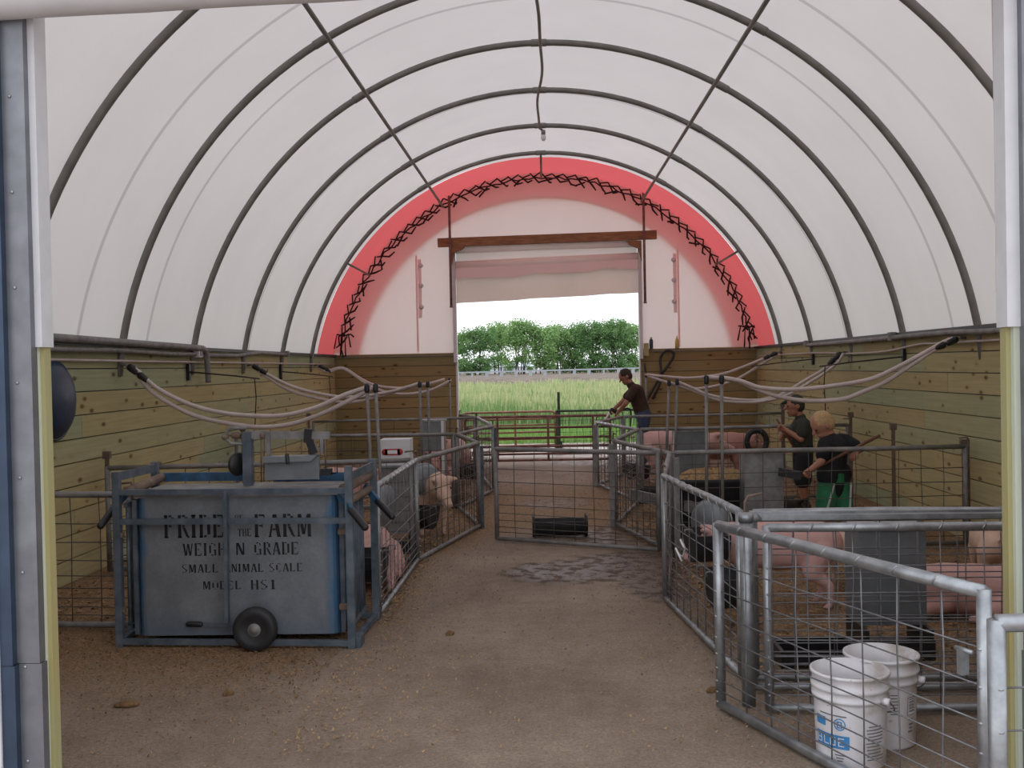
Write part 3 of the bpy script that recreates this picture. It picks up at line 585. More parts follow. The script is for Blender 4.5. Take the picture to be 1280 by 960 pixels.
panel((-.47, 9.38), (.94, 8.68), 'mesh gate standing across the alley before the black trough', 'gates', name='alley_gate')
panel((1.02, 5.12), (3.0, 5.06), 'hindmost of the stacked mesh panels behind the buckets', bright=True)
panel((.98, 4.97), (3.0, 4.92), 'middle mesh panel of the stack behind the buckets', bright=True, pins=False)
panel((.99, 4.66), (2.9, 4.62), 'front mesh panel of the stack behind the buckets', bright=True, pins=False)
o = MB(); o.bar((1.0, 4.86, .868), (3.0, 4.79, .868), .13, .012); o.bar((1.0, 4.925, .876), (3.0, 4.855, .876), .012, .02); o.bar((1.0, 4.80, .876), (3.0, 4.73, .876), .012, .02)
tag(o.build('rail_cover', M['galv']), 'flat galvanised channel lying along the stacked panels behind the buckets', 'channel')
tag(MB().tube([(.92, 4.78, 0), (.92, 4.78, .87)], .032, 12).tube([(.92, 4.78, .86), (.92, 4.78, .90)], .036, 12).build('corner_post', M['galv']), 'stout galvanised corner post left of the stacked panels', 'post')
tag(MB().tube([(.955, 4.99, .3), (.955, 4.99, .92), (.97, 4.99, .95), (1.04, 4.99, .965)], .007, 6).build('gate_pin', M['rust']), 'bent rusty rod sticking up at the corner post of the near pen', 'rod')
g = panel((.78, 4.72), (1.38, 3.29), 'open galvanised mesh gate in front of the two white buckets', 'gates', h=.855, bright=True, pitch=.195, pins=False, rt=.0235, name='near_gate')
L_ = math.hypot(.6, 1.43); MB().box((L_-.06, -.03, .62), (.022, .03, .08)).build('latch', M['galv'], g); MB().tube([(L_-.02, -.03, .66), (L_-.09, -.03, .66)], .008, 6).build('latch_pin', M['galv'], g)
panel((1.25, 2.90), (2.7, 2.98), 'galvanised mesh gate cut off by the right edge, outside the opening', 'gates', h=.855, bright=True, pitch=.4, rt=.0255, name='outer_gate', pins=False)
# square steel posts between panels
pp = [(-1.12, 8.44, 'left alley second joint'), (-.66, 10.2, 'left alley third joint'), (-1.06, 11.63, 'left alley fourth joint'), (-.66, 13.13, 'left alley fifth joint'), (1.07, 8.52, 'right alley second joint'), (.64, 10.14, 'right alley third joint'), (1.10, 11.9, 'right alley fourth joint'), (.64, 13.5, 'right alley fifth joint')]
for x, y, d in pp: tag(MB().box((x, y, .41), (.05, .05, .82)).build('square_post', M['bluesteel'] if x < 0 else M['galv_dull']), 'dark square steel post at the %s' % d, 'post', 'square posts between the panels')
for x, y, h, d in ((3.52, 11.95, 1.0, 'behind the blond child'), (3.44, 15.0, 1.0, 'in the far right corner'), (3.58, 8.9, .9, 'at the end of the long divider'), (3.35, 10.0, .98, 'against the right wall boards'), (-3.58, 8.22, .98, 'against the left wall behind the scale'), (-3.5, 11.7, .98, 'mid way down the left wall'), (-3.5, 15.0, .98, 'by the far left corner')):
    e = empty('steel_stake', (x, y, 0), 'rusty steel stake %s' % d, 'stake'); MB().box((0, 0, h/2), (.035, .012, h)).box((0, .012, h/2), (.01, .03, h)).build('shaft', M['rust'], e); MB().box((0, 0, h-.03), (.06, .04, .06)).build('clip', M['rust'], e)
e = empty('wire_hook', (.745, 6.3, .42), 'twisted shiny wire hooks on the right alley panel', 'wire'); MB().tube(smooth_path([(.06, -.35, .1), (.03, -.42, .13), (.02, -.36, .16), (.05, -.3, .11), (.06, -.18, .04), (.05, -.1, .02), (.02, -.13, .07), (.05, -.17, .0)], 4), .006, 5).build('wire', M['whitepl'], e)

# ---------------------------------------------------------------- livestock scale
SC = empty('livestock_scale', (-1.85, 6.2, 0), 'blue grey wheeled livestock weighing crate with black stencilled lettering', 'scale')
def sp(mb, nm, m): 
    mb.v = [(v[0]+1.85, v[1]-6.2, v[2]) for v in mb.v]; return mb.build(nm, M[m] if isinstance(m, str) else m, SC)
def child(mb, nm, m, par):
    mb.v = [(v[0]+1.85, v[1]-6.2, v[2]) for v in mb.v]; return mb.build(nm, M[m] if isinstance(m, str) else m, par)
FL, FR, RL, RR = (-2.53, 5.93), (-1.14, 5.84), (-2.55, 6.58), (-1.11, 6.50)
for (x, y), h in ((FL, 1.03), (FR, 1.05), (RL, 1.03), (RR, 1.03)): sp(MB().box((x, y, h/2), (.042, .042, h)), 'corner_post', 'bluesteel')
for z in (.91, .737, .03):
    sp(MB().bar((FL[0], FL[1], z), (FR[0], FR[1], z), .03, .032), 'front_rail', 'bluesteel')
sp(MB().bar((RL[0], RL[1], .03), (RR[0], RR[1], .03), .03, .035), 'rear_rail', 'bluesteel')
for a, b, q in ((FL, RL, 'side_rail'), (FR, RR, 'side_rail')):
    sp(MB().bar((a[0], a[1], 1.0 if a is FL else .985), (b[0], b[1], .99), .012, .05), q, 'bluesteel')
    sp(MB().bar((a[0], a[1], .03), (b[0], b[1], .03), .03, .03), q, 'bluesteel')
sp(MB().tube([(-2.47, 5.95, .91), (-2.50, 6.56, .93)], .03, 12), 'roller_tube', 'rust'); sp(MB().tube([(-1.19, 5.92, .91), (-1.13, 6.46, .93)], .03, 12), 'roller_tube', 'rust')
sp(MB().tube([(-1.17, 5.95, .83), (-1.12, 6.4, .85)], .024, 12), 'roller_tube', 'rust')
sp(MB().bar((-1.862, 5.865, .91), (-1.872, 5.865, .15), .02, .04, (0, 1, 0)), 'centre_bar', 'bluesteel')
sp(MB().bar((-2.50, 6.57, .93), (-1.93, 6.55, .93), .03, .055), 'beam_channel', 'blue'); sp(MB().bar((-1.76, 6.54, .92), (-1.16, 6.52, .92), .03, .055), 'beam_channel', 'blue')
# body: sheet steel crate with rounded corners
def bodymat():
    t = NT('scale_sheet'); g = t.new('ShaderNodeTexCoord'); s_ = t.new('ShaderNodeSeparateXYZ'); t.link(g.outputs['Object'], s_.inputs[0])
    n = t.noise(7, 6); n2 = t.noise(60, 3); c = t.ramp(n, [(.3, (.15, .165, .185)), (.7, (.21, .225, .245))]); c = t.mix(.4, c, t.ramp(n2, [(.3, (.8,)*3), (.7, (1.15,)*3)]), 'MULTIPLY')
    w = t.math('ADD', t.math('ABSOLUTE', t.math('ADD', s_.outputs['X'], -.01)), t.math('MULTIPLY', t.math('SUBTRACT', n, .5), .12))
    c = t.mix(t.ramp(w, [(.525, (0, 0, 0)), (.575, (1, 1, 1))]), c, (.05, .13, .24))
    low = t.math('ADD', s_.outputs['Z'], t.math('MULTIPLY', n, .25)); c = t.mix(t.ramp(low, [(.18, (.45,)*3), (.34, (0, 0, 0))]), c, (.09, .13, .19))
    t.link(c, t.b.inputs['Base Color']); t.b.inputs['Roughness'].default_value = .55; t.b.inputs['Metallic'].default_value = .25; return t.m
BX0, BX1, BY0, BY1, BZ0, BZ1 = -2.43, -1.235, 5.955, 6.45, .055, .885
b = MB(); poly = []
for cx, cy, a0 in ((BX1-.05, BY0+.05, -90), (BX1-.05, BY1-.05, 0), (BX0+.05, BY1-.05, 90), (BX0+.05, BY0+.05, 180)):
    for k in range(5): a = math.radians(a0+k*22.5); poly.append((cx+.05*math.cos(a), cy+.05*math.sin(a)))
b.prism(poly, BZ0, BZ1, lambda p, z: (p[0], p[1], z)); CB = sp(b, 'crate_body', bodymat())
sp(MB().b2((BX0-.01, BY0-.012, BZ1-.012), (BX1+.01, BY1+.01, BZ1+.012)), 'top_rim', 'galv_dull')
for x in (BX0-.015, BX1+.02): sp(MB().b2((x-.012, BY0+.01, .06), (x+.014, BY0+.05, .86)), 'corner_strip', 'bluesteel')
# guillotine gates at both ends
for xs in (-1.17, -2.49):
    gt = MB()
    for k in range(7): gt.tube([(xs, 5.98+.07*k, .08), (xs, 5.98+.07*k, .84)], .011, 6)
    gt.bar((xs, 5.95, .1), (xs, 6.45, .1), .02, .03).bar((xs, 5.95, .83), (xs, 6.45, .83), .02, .03); sp(gt, 'end_gate', 'bluesteel')
    for z in (.22, .66): sp(MB().box((xs-.03, 5.93, z), (.05, .03, .03)), 'hinge_lug', 'rust')
# grip levers
for a, b_, c_ in (((-2.56, 6.2, .90), (-2.585, 6.0, .80), (-2.60, 5.86, .725)), ((-1.21, 5.9, .88), (-1.12, 5.80, .80), (-1.03, 5.72, .715)), ((-1.15, 6.42, .87), (-1.06, 6.36, .775), (-.965, 6.3, .69))):
    lv = sp(MB().bar(a, b_, .02, .04), 'gate_lever', 'blue'); child(MB().cap(b_, c_, .021), 'grip', 'blackm', lv)
wl = sp(MB().lathe([(.03, -.025), (.075, -.03), (.082, -.035), (.112, -.035), (.126, -.02), (.126, .02), (.112, .035), (.082, .035), (.075, .03), (.03, .025)], (-1.69, 5.80, .127), 36, Matrix.Rotation(PI/2, 3, 'X')), 'wheel', 'black')
child(MB().lathe([(.0001, -.04), (.018, -.04), (.02, -.028), (.07, -.022), (.078, -.03), (.078, .03), (.0001, .03)], (-1.69, 5.80, .127), 30, Matrix.Rotation(-PI/2, 3, 'X')), 'hub', 'galv_dull', wl)
w2 = sp(MB().lathe([(.0001, -.035), (.112, -.035), (.126, -.02), (.126, .02), (.112, .035), (.0001, .035)], (-1.69, 6.62, .127), 36, Matrix.Rotation(PI/2, 3, 'X')), 'wheel', 'black')
sp(MB().tube([(-1.69, 5.78, .127), (-1.69, 6.62, .127)], .014, 8), 'axle', 'bluesteel')
sp(MB().bar((-2.05, 5.93, .125), (-1.80, 5.92, .115), .01, .02), 'foot_lever', 'bluesteel'); sp(MB().cap((-2.12, 5.92, .13), (-2.05, 5.92, .128), .016), 'foot_grip', 'blackm')
sp(MB().b2((-1.15, 5.84, 0), (-1.09, 5.96, .06)), 'foot_block', 'bluesteel')
# balance beam
sp(MB().b2((-1.885, 6.28, .90), (-1.83, 6.33, 1.23)), 'mast', 'bluesteel')
bm_ = sp(MB().bar((-1.85, 6.3, 1.212), (-1.34, 6.3, 1.20), .014, .048), 'weigh_beam', 'galv_dull')
child(MB().tube([(-1.86, 6.3, 1.255), (-1.96, 6.3, 1.257), (-1.985, 6.3, 1.235), (-1.985, 6.3, 1.185), (-1.96, 6.3, 1.16), (-1.86, 6.3, 1.158)], .011, 8), 'end_loop', 'galv_dull', bm_)
child(MB().tube([(-1.985, 6.3, 1.21), (-1.88, 6.3, 1.21)], .006, 6).cap((-1.94, 6.3, 1.21), (-1.915, 6.3, 1.21), .02).cap((-2.0, 6.3, 1.20), (-1.99, 6.3, 1.20), .018), 'balance_screw', 'rust', bm_)
child(MB().box((-1.475, 6.3, 1.2), (.045, .045, .085), Matrix.Rotation(.1, 3, 'Y')).box((-1.452, 6.3, 1.13), (.05, .035, .09), Matrix.Rotation(-.3, 3, 'Y')), 'slider', 'blackm', bm_)
child(MB().tube([(-1.375, 6.3, 1.20), (-1.37, 6.3, .99)], .005, 6), 'hanger_rod', 'rust', bm_); child(MB().b2((-1.40, 6.27, .955), (-1.335, 6.33, .995)).tube([(-1.335, 6.3, .965), (-1.30, 6.3, .965), (-1.30, 6.3, 1.01)], .005, 6), 'counterweight', 'blackm', bm_)
sp(MB().tube([(-1.77, 6.3, 1.19), (-1.775, 6.3, .92)], .005, 6).tube([(-1.75, 6.3, 1.19), (-1.76, 6.3, .92)], .004, 6).ell((-1.76, 6.3, 1.205), (.02, .02, .022)), 'link_rod', 'rust')
sp(MB().b2((-1.735, 6.28, 1.07), (-1.712, 6.31, 1.23)), 'beam_fork', 'galv_dull'); sp(MB().b2((-1.40, 6.29, 1.09), (-1.38, 6.32, 1.22)), 'beam_fork', 'galv_dull')
sp(MB().lathe([(.0001, -.014), (.07, -.012), (.075, 0), (.07, .012), (.0001, .014)], (-1.92, 6.3, 1.03), 24, Matrix.Rotation(PI/2, 3, 'X') @ Matrix.Rotation(1.05, 3, 'Y')), 'weight_disc', 'blackm')
cv = MB(); cv.prism([(-1.735, 1.075), (-1.40, 1.075), (-1.40, .935), (-1.735, .935)], 6.24, 6.27, lambda p, y: (p[0], y, p[1])); cv.prism([(-1.74, 1.08), (-1.40, 1.085), (-1.44, 1.05), (-1.73, 1.045)], 6.20, 6.30, lambda p, y: (p[0], y, p[1])); sp(cv, 'beam_cover', 'sheet')
sp(MB().cap((-1.585, 6.2, 1.09), (-1.58, 6.19, 1.045), .012), 'cover_latch', 'blackm')
# stencil lettering
SER = {  # strokes on a 6 x 10 grid: (x0,y0,x1,y1,width)
 'P': [(1, 0, 1, 10, 1.7), (0, .3, 2.2, .3, .6), (0, 9.7, 1, 9.7, .6), (2.4, 9.5, 4, 9.5, .9), (4.6, 9, 4.6, 6, 1.5), (2.4, 5.2, 4, 5.2, .8)],
 'R': [(1, 0, 1, 10, 1.7), (0, .3, 2.2, .3, .6), (2.4, 9.5, 4, 9.5, .9), (4.6, 9, 4.6, 6, 1.5), (2.4, 5.2, 3.8, 5.2, .8), (3.2, 4.6, 5.2, .5, 1.5), (5, .3, 6.2, .3, .6)],
 'I': [(1.2, 0, 1.2, 10, 1.8), (0, .3, 2.4, .3, .6), (0, 9.7, 2.4, 9.7, .6)],
 'D': [(1, 0, 1, 10, 1.7), (0, .3, 1.8, .3, .6), (0, 9.7, 1.8, 9.7, .6), (2.4, 9.5, 3.8, 9.3, .9), (5, 8.6, 5, 1.4, 1.6), (2.4, .5, 3.8, .7, .9)],
 'E': [(1, 0, 1, 10, 1.7), (0, .3, 1.8, .3, .6), (2.3, 9.5, 5, 9.5, .8), (5, 9.6, 5, 7.8, .6), (2.3, 5, 3.8, 5, .7), (2.3, .4, 5, .4, .8), (5.1, .3, 5.1, 2.3, .6)],
 'F': [(1, 0, 1, 10, 1.7), (0, .3, 2.2, .3, .6), (2.3, 9.5, 5, 9.5, .8), (5, 9.6, 5, 7.6, .6), (2.3, 5, 3.8, 5, .7), (4, 6, 4, 4, .5)],
 'A': [(.6, .2, 2.6, 9.8, .9), (3.2, 9.8, 5.2, .2, 1.8), (1.9, 3.3, 3.6, 3.3, .7), (-.2, .3, 1.4, .3, .6), (4.4, .3, 6.2, .3, .6)],
 'M': [(.8, .2, .8, 9.6, .9), (1.4, 9.8, 3.3, 1, 1.6), (3.6, 1, 5.3, 9.4, .8), (6.2, .2, 6.2, 9.8, 1.7), (0, .3, 1.6, .3, .6), (5.3, .3, 7.2, .3, .6)],
 'O': [(.9, 2, .9, 8, 1.6), (5.1, 2, 5.1, 8, 1.6), (1.7, 9.4, 2.6, 9.7, .8), (3.4, 9.7, 4.3, 9.4, .8), (1.7, .6, 2.6, .3, .8), (3.4, .3, 4.3, .6, .8)],
 'T': [(3, 0, 3, 9, 1.8), (.3, 9.5, 2.2, 9.5, .9), (3.6, 9.5, 5.7, 9.5, .9), (.4, 9.5, .4, 7.6, .6), (5.6, 9.5, 5.6, 7.6, .6), (2, .3, 4, .3, .6)],
 'H': [(1, 0, 1, 10, 1.5), (5, 0, 5, 10, 1.5), (2.2, 5, 3.8, 5, .8), (.2, .3, 1.8, .3, .6), (4.2, .3, 5.9, .3, .6)],
 'W': [(.2, 9.8, 1.7, .3, 1.5), (2.3, .3, 3.4, 9.4, .9), (3.9, 9.4, 5.2, .3, 1.4), (5.6, .3, 7, 9.8, .9)],
 'G': [(.9, 2, .9, 8, 1.5), (1.6, 9.3, 3.4, 9.7, .8), (4.2, 9.3, 5, 7.6, .9), (1.6, .7, 3.6, .4, .8), (4.9, .2, 4.9, 4.4, 1.3), (3.6, 4.5, 5.6, 4.5, .6)],
 'N': [(.9, .2, .9, 9.7, 1.0), (1.4, 9.8, 4.6, .4, 1.6), (5.1, .4, 5.1, 9.8, 1.0)],
 'S': [(4.9, 9.4, 3.4, 9.7, .8), (2.6, 9.6, 1.2, 8.6, 1.1), (1, 8.2, 1.3, 6.2, 1.2), (1.6, 5.9, 4.2, 4.2, 1.3), (4.8, 3.8, 4.8, 1.6, 1.3), (4.3, .8, 3.2, .4, .9), (2.4, .4, .7, .9, .9)],
 'L': [(1, 0, 1, 10, 1.7), (2.3, .5, 4.8, .5, .9), (5, .4, 5, 2.3, .6)],
 'C': [(1, 2, 1, 8, 1.6), (1.8, 9.3, 3, 9.7, .8), (3.7, 9.6, 5.2, 8.2, .9), (1.8, .7, 3, .3, .8), (3.7, .4, 5.2, 1.8, .9)],
 '1': [(2.6, 0, 2.6, 10, 1.8), (1, 8.4, 2, 9.4, .8), (.8, .4, 4.6, .4, .8)]}
WD = {'I': 3, 'M': 7.6, 'W': 7.6, '1': 5}
def word(s_, x0, x1, z0, z1):
    tx = MB()
    tot = sum(WD.get(c, 6) for c in s_)+1.3*(len(s_)-1) if s_ else 1; kx = (x1-x0)/tot; kz = (z1-z0)/10; x = x0
    for c in s_:
        if c != ' ':
            for (a, b, c2, d, w) in SER[c]:
                p = Vector((x+a*kx, z0+b*kz, 0)); q = Vector((x+c2*kx, z0+d*kz, 0)); dd = (q-p)
                if abs(dd.x) > abs(dd.y): n_ = Vector((0, w*kz/2, 0)); ex = Vector((0, 0, 0))
                else: n_ = Vector((w*kx/2, 0, 0)); ex = Vector((0, 0, 0))
                tx.add([(v.x, BY0-.0015, v.y) for v in (p+n_, q+n_, q-n_, p-n_)], [(0, 1, 2, 3)])
        x += (WD.get(c, 6)+1.3)*kx
    child(tx, 'stencil_word', 'blackm', CB)['kind'] = 'stuff'
for w_ in (('PRIDE', -2.262, -1.905, .632, .768), ('OF', -1.84, -1.79, .745, .765), ('THE', -1.825, -1.745, .636, .682), ('FARM', -1.725, -1.385, .630, .766),
           ('WEIGH', -2.15, -1.90, .525, .60), ('N', -1.84, -1.785, .525, .60), ('GRADE', -1.73, -1.465, .525, .60),
           ('SMALL', -2.165, -1.945, .425, .475), ('ANIMAL', -1.91, -1.675, .425, .475), ('SCALE', -1.645, -1.445, .425, .475),
           ('MODEL', -2.04, -1.81, .325, .375), ('HS1', -1.755, -1.605, .322, .378)): word(*w_)

# ---------------------------------------------------------------- buckets
def bucket(x, y, rz, label, blue):
    e = empty('plastic_bucket', (x, y, 0), label, 'bucket', None, rz)
    pr = [(.0001, .004), (.125, .004), (.132, .0), (.133, .01), (.140, .25), (.141, .262), (.149, .264), (.149, .276), (.142, .28), (.143, .30), (.152, .303), (.152, .316), (.145, .32), (.147, .355), (.154, .358), (.154, .368), (.146, .37), (.139, .30), (.128, .012), (.0001, .012)]
    MB().lathe(pr, seg=48).build('body', M['bucketp'], e)
    RB = Matrix.Rotation(-.5, 3, 'Z')
    for s_ in (-1, 1):
        MB().tube([RB @ Vector((s_*.148, 0, .272)), RB @ Vector((s_*.172, 0, .272))], .014, 12).build('handle_boss', M['whitepl'], e)
    hp = [RB @ Vector((.172*math.cos(PI*k/24), .172*math.sin(PI*k/24)*.88, .272-.172*math.sin(PI*k/24)*.60)) for k in range(25)]
    MB().tube(hp, .003, 6).build('bail_handle', M['wire'], e)
    def patch(a0, a1, z0, z1, m, nm, par, r0=.0012, skew=0):
        mb = MB(); n = 10
        for k in range(n+1):
            a = math.radians(a0+(a1-a0)*k/n)
            for z in (z0, z1): r = .1325+.0085*z/.25+r0; mb.v.append((r*math.cos(a), r*math.sin(a), z))
        for k in range(n): mb.f.append((2*k, 2*k+2, 2*k+3, 2*k+1)); mb.sm.append(True); mb.mi.append(0)
        return mb.build(nm, m, par, fix=False)
    def glyph(c, a0, w, z0, h, m, par, th=.16, nm='letter'):
        G = {'B': [(0, 0, 0, 1), (0, 1, .8, 1), (.8, 1, .8, .55), (0, .52, .8, .52), (.85, .5, .85, 0), (0, 0, .85, 0)], 'L': [(0, 0, 0, 1), (0, 0, .8, 0)], 'U': [(0, 0, 0, 1), (0, 0, .8, 0), (.8, 0, .8, 1)], 'E': [(0, 0, 0, 1), (0, 0, .8, 0), (0, .5, .65, .5), (0, 1, .8, 1)]}
        mb = MB()
        for (x0, y0, x1, y1) in G[c]:
            t_ = th/2; xa, xb = min(x0, x1)-t_, max(x0, x1)+t_; ya, yb = min(y0, y1)-t_*.8, max(y0, y1)+t_*.8
            q = []
            for (u, v) in ((xa, ya), (xb, ya), (xb, yb), (xa, yb)):
                a = math.radians(a0+u*w); z = z0+v*h; r = .1325+.0085*z/.25+.0024; q.append((r*math.cos(a), r*math.sin(a), z))
            mb.add(q, [(0, 1, 2, 3)])
        mb.build(nm, m, par, fix=False)
    bl = simple('label_blue_%d' % blue, (.05, .25, .55), .5, var=.1); wh = M['whitepl']; gy = simple('print_grey_%d' % blue, (.12, .12, .13), .6)
    if blue:
        lb = patch(-150, -88, .085, .138, bl, 'blue_label', e)
        for c, a in (('B', -146), ('L', -131), ('U', -119), ('E', -105)): glyph(c, a, 10, .097, .03, wh, lb)
        patch(-150, -128, .165, .20, bl, 'blue_mark', e)
        ring = MB(); 
        for k in range(24):
            a = 2*PI*k/24; b2_ = 2*PI*(k+1)/24
            q = []
            for (t_, rr_) in ((a, 1.), (b2_, 1.), (b2_, .82), (a, .82)):
                an = math.radians(-103+9.5*rr_*math.cos(t_)); z = .182+.024*rr_*math.sin(t_); r = .1325+.0085*z/.25+.0012; q.append((r*math.cos(an), r*math.sin(an), z))
            ring.add(q, [(0, 1, 2, 3)])
        ring.build('round_emblem', bl, e, fix=False); glyph('B', -106.5, 8, .17, .022, bl, e, .24)
        for k in range(4): patch(-112+k*2, -96-k*1.5, .058-k*.011, .062-k*.011, gy, 'print_line', e)
        for k in range(11): patch(-62+random.uniform(0, 5), -30+random.uniform(-4, 6), .175-k*.013, .179-k*.013, gy, 'print_line', e)
        patch(-140, -92, .212, .217, gy, 'print_line', e)
        dr = MB(); MB()
    else:
        fr_ = patch(-66, -46, .14, .215, gy, 'barcode_frame', e); patch(-65, -47, .143, .212, wh, 'barcode_ground', e, .0018)
        for k in range(9): patch(-63, -49, .155+k*.0062, .155+k*.0062+random.choice((.002, .003, .004)), gy, 'barcode_bar', e, .0024)
        for z in (.12, .10, .085, .07): patch(-64+random.uniform(0, 3), -50-random.uniform(0, 5), z, z+.006, gy, 'print_line', e)
        for k in range(7): patch(-98, -82-random.uniform(0, 5), .15+k*.013, .154+k*.013, gy, 'print_line', e)
    return e
def bucketmat():
    t = NT('bucket_plastic'); n = t.noise(9, 6); n2 = t.noise(30, 5); g = t.new('ShaderNodeTexCoord'); s_ = t.new('ShaderNodeSeparateXYZ'); t.link(g.outputs['Object'], s_.inputs[0])
    c = t.ramp(n, [(.3, (.62, .60, .62)), (.6, (.74, .72, .74))]); m = t.math('MULTIPLY', t.ramp(n, [(.45, (0,)*3), (.62, (1,)*3)]), t.ramp(s_.outputs['X'], [(.02, (0,)*3), (.10, (.75,)*3)])); c = t.mix(m, c, (.33, .27, .21))
    sp_ = t.ramp(n2, [(.66, (0,)*3), (.70, (.5,)*3)]); c = t.mix(sp_, c, (.30, .22, .15)); t.link(c, t.b.inputs['Base Color']); t.b.inputs['Roughness'].default_value = .4; return t.m
M['bucketp'] = bucketmat()
bucket(1.195, 4.12, math.radians(-20), 'front white plastic bucket with blue printed label standing behind the near gate', True)
bucket(1.39, 4.34, math.radians(4), 'rear white plastic bucket with a printed barcode, standing behind the other bucket', False)

# ---------------------------------------------------------------- feeders, troughs
def feeder(x, y, rz, w, h, dpt, label, m='sheet', lean=0.0, tray=True):
    e = empty('hog_feeder', (x, y, 0), label, 'feeder', None, rz)
    b = MB(); b.prism([(-dpt/2, .16), (dpt/2, .16), (dpt/2-.0, h), (-dpt/2-lean, h)], -w/2, w/2, lambda p, q: (q, p[0], p[1])); b.build('hopper', M[m], e)
    b = MB(); b.b2((-w/2-.015, -dpt/2-.02-lean, h), (w/2+.015, dpt/2+.01, h+.02)); b.build('lid', M['galv'], e)
    if tray:
        t_ = MB(); t_.b2((-w/2, -dpt/2-.12, 0), (w/2, dpt/2, .03)); t_.b2((-w/2, -dpt/2-.12, .03), (w/2, -dpt/2-.10, .11)); t_.b2((-w/2, -dpt/2-.1, .03), (-w/2+.02, dpt/2, .16)); t_.b2((w/2-.02, -dpt/2-.1, .03), (w/2, dpt/2, .16)); t_.build('trough', M['blackm'], e)
    return e
feeder(1.86, 5.72, 0, .36, .68, .26, 'tall galvanised hog feeder standing behind the stacked panels near the buckets')
feeder(1.90, 9.15, 0, .34, .80, .24, 'galvanised feeder with pale front beside the children behind the long divider', 'galv')
f = feeder(1.83, 13.15, 0, .42, .74, .22, 'grey feeder with a pale leaning edge board in front of the standing pigs'); MB().bar((-.25, -.16, .30), (-.20, -.16, .77), .02, .05, (0, 1, 0)).build('edge_board', M['whitepl'], f)
feeder(-1.40, 12.7, 0, .28, .95, .22, 'narrow grey feeder by the far left pen divider')
f = feeder(-1.33, 9.05, 0, .26, .74, .24, 'small feeder hopper topped by a white box with a red label', 'galv_dull', tray=True)
MB().b2((-.13, -.13, .76), (.13, .12, .985)).build('header_box', M['wrap'], f)
lb = MB(); lb.b2((-.085, -.135, .85), (.045, -.131, .905)); lb.lathe([(.0001, 0), (.0275, 0), (.0275, .004), (.0001, .004)], (-.085, -.131, .8775), 16, Matrix.Rotation(PI/2, 3, 'X')); lb.lathe([(.0001, 0), (.0275, 0), (.0275, .004), (.0001, .004)], (.045, -.131, .8775), 16, Matrix.Rotation(PI/2, 3, 'X'))
l2 = lb.build('red_badge', simple('red_label', (.42, .03, .03), .5), f); MB().b2((-.062, -.138, .862), (.024, -.1355, .893)).build('white_plate', M['whitepl'], l2)
tag(MB().bar((-1.25, 12.3, 0), (-1.25, 12.3, .97), .03, .03).build('white_post', M['whitepl']), 'slim white plastic post beside the narrow grey feeder', 'post')
# black trough behind alley gate
def trough(x, y, rz, L, r, label, z=0, tilt=0, name='feed_trough'):
    e = empty(name, (x, y, z), label, 'trough', None, rz); e.rotation_euler = (0, tilt, rz)
    b = MB(); n = 12; ri = r-.012; pr = [(-r*math.cos(PI*k/n), r-r*math.sin(PI*k/n)) for k in range(n+1)]+[(ri*math.cos(PI*k/n), r-ri*math.sin(PI*k/n)) for k in range(n+1)]
    b.prism(pr, -L/2+.01, L/2-.01, lambda p, q: (q, p[0], p[1])); b.build('shell', M['black'], e)
    for s_ in (-1, 1):
        pc = [(-r*1.06*math.cos(PI*k/n), r-r*1.06*math.sin(PI*k/n)+.0) for k in range(n+1)]+[(r*.7, r+.05), (-r*.7, r+.05)]
        c = MB(); c.prism(pc, s_*L/2-.008, s_*L/2+.008, lambda p, q: (q, p[0], p[1])); c.build('end_plate', M['black'], e)
    return e
trough(.11, 9.62, .02, .50, .145, 'black rubber trough on the wet floor behind the alley gate', z=.009)
def halfbin(x, y, rz, label, z=.22, r=.2):
    e = empty('hook_over_feeder', (x, y, z), label, 'feeder', 'black half round bins hooked on the alley panels', rz)
    b = MB(); n = 14; P_ = [(r*math.cos(PI*k/n), -r*math.sin(PI*k/n)*1.0) for k in range(n+1)]
    b.prism(P_, 0, .02, lambda p, q: (p[0], q, p[1]+r)); Pi = [(p[0]*.93, p[1]*.93) for p in P_]; shell = P_+Pi[::-1]
    b.prism(shell, .02, .20, lambda p, q: (p[0], q+.0, p[1]+r)); b.prism([(p[0], p[1]) for p in P_], .20, .215, lambda p, q: (p[0], q, p[1]+r-.0)); b.build('bowl', M['black'], e)
    MB().tube([(-.1, 0, r), (-.1, -.02, r+.03), (-.1, -.06, r+.03), (-.1, -.06, r)], .006, 6).build('hook', M['wire'], e); MB().tube([(.1, 0, r), (.1, -.02, r+.03), (.1, -.06, r+.03), (.1, -.06, r)], .006, 6).build('hook', M['wire'], e)
halfbin(-1.03, 9.15, math.atan2(1.76, .40), 'black half round feeder hooked on the left alley panel by the spotted pig', .16, .19)
halfbin(-1.11, 6.85, math.radians(89), 'black half round feeder inside the panel next to the scale', .17, .2)
halfbin(.98, 10.9, math.atan2(1.68, .39)+PI, 'black half round feeder on the right alley panel past the grey board', .12, .17)
halfbin(.985, 6.2, math.atan2(-1.72, .18), 'lower black feeder hooked inside the right alley panel', .12, .21)
halfbin(.93, 6.72, math.atan2(-1.72, .18), 'upper black feeder hooked behind the first one on the right alley panel', .30, .2)
halfbin(-.86, 12.6, math.atan2(1.54, .32), 'black half round feeder deep in the left pens near the doorway', .22, .18)
halfbin(1.0, 12.5, math.atan2(1.66, -.39)+PI, 'black half round feeder deep in the right pens near the doorway', .20, .18)
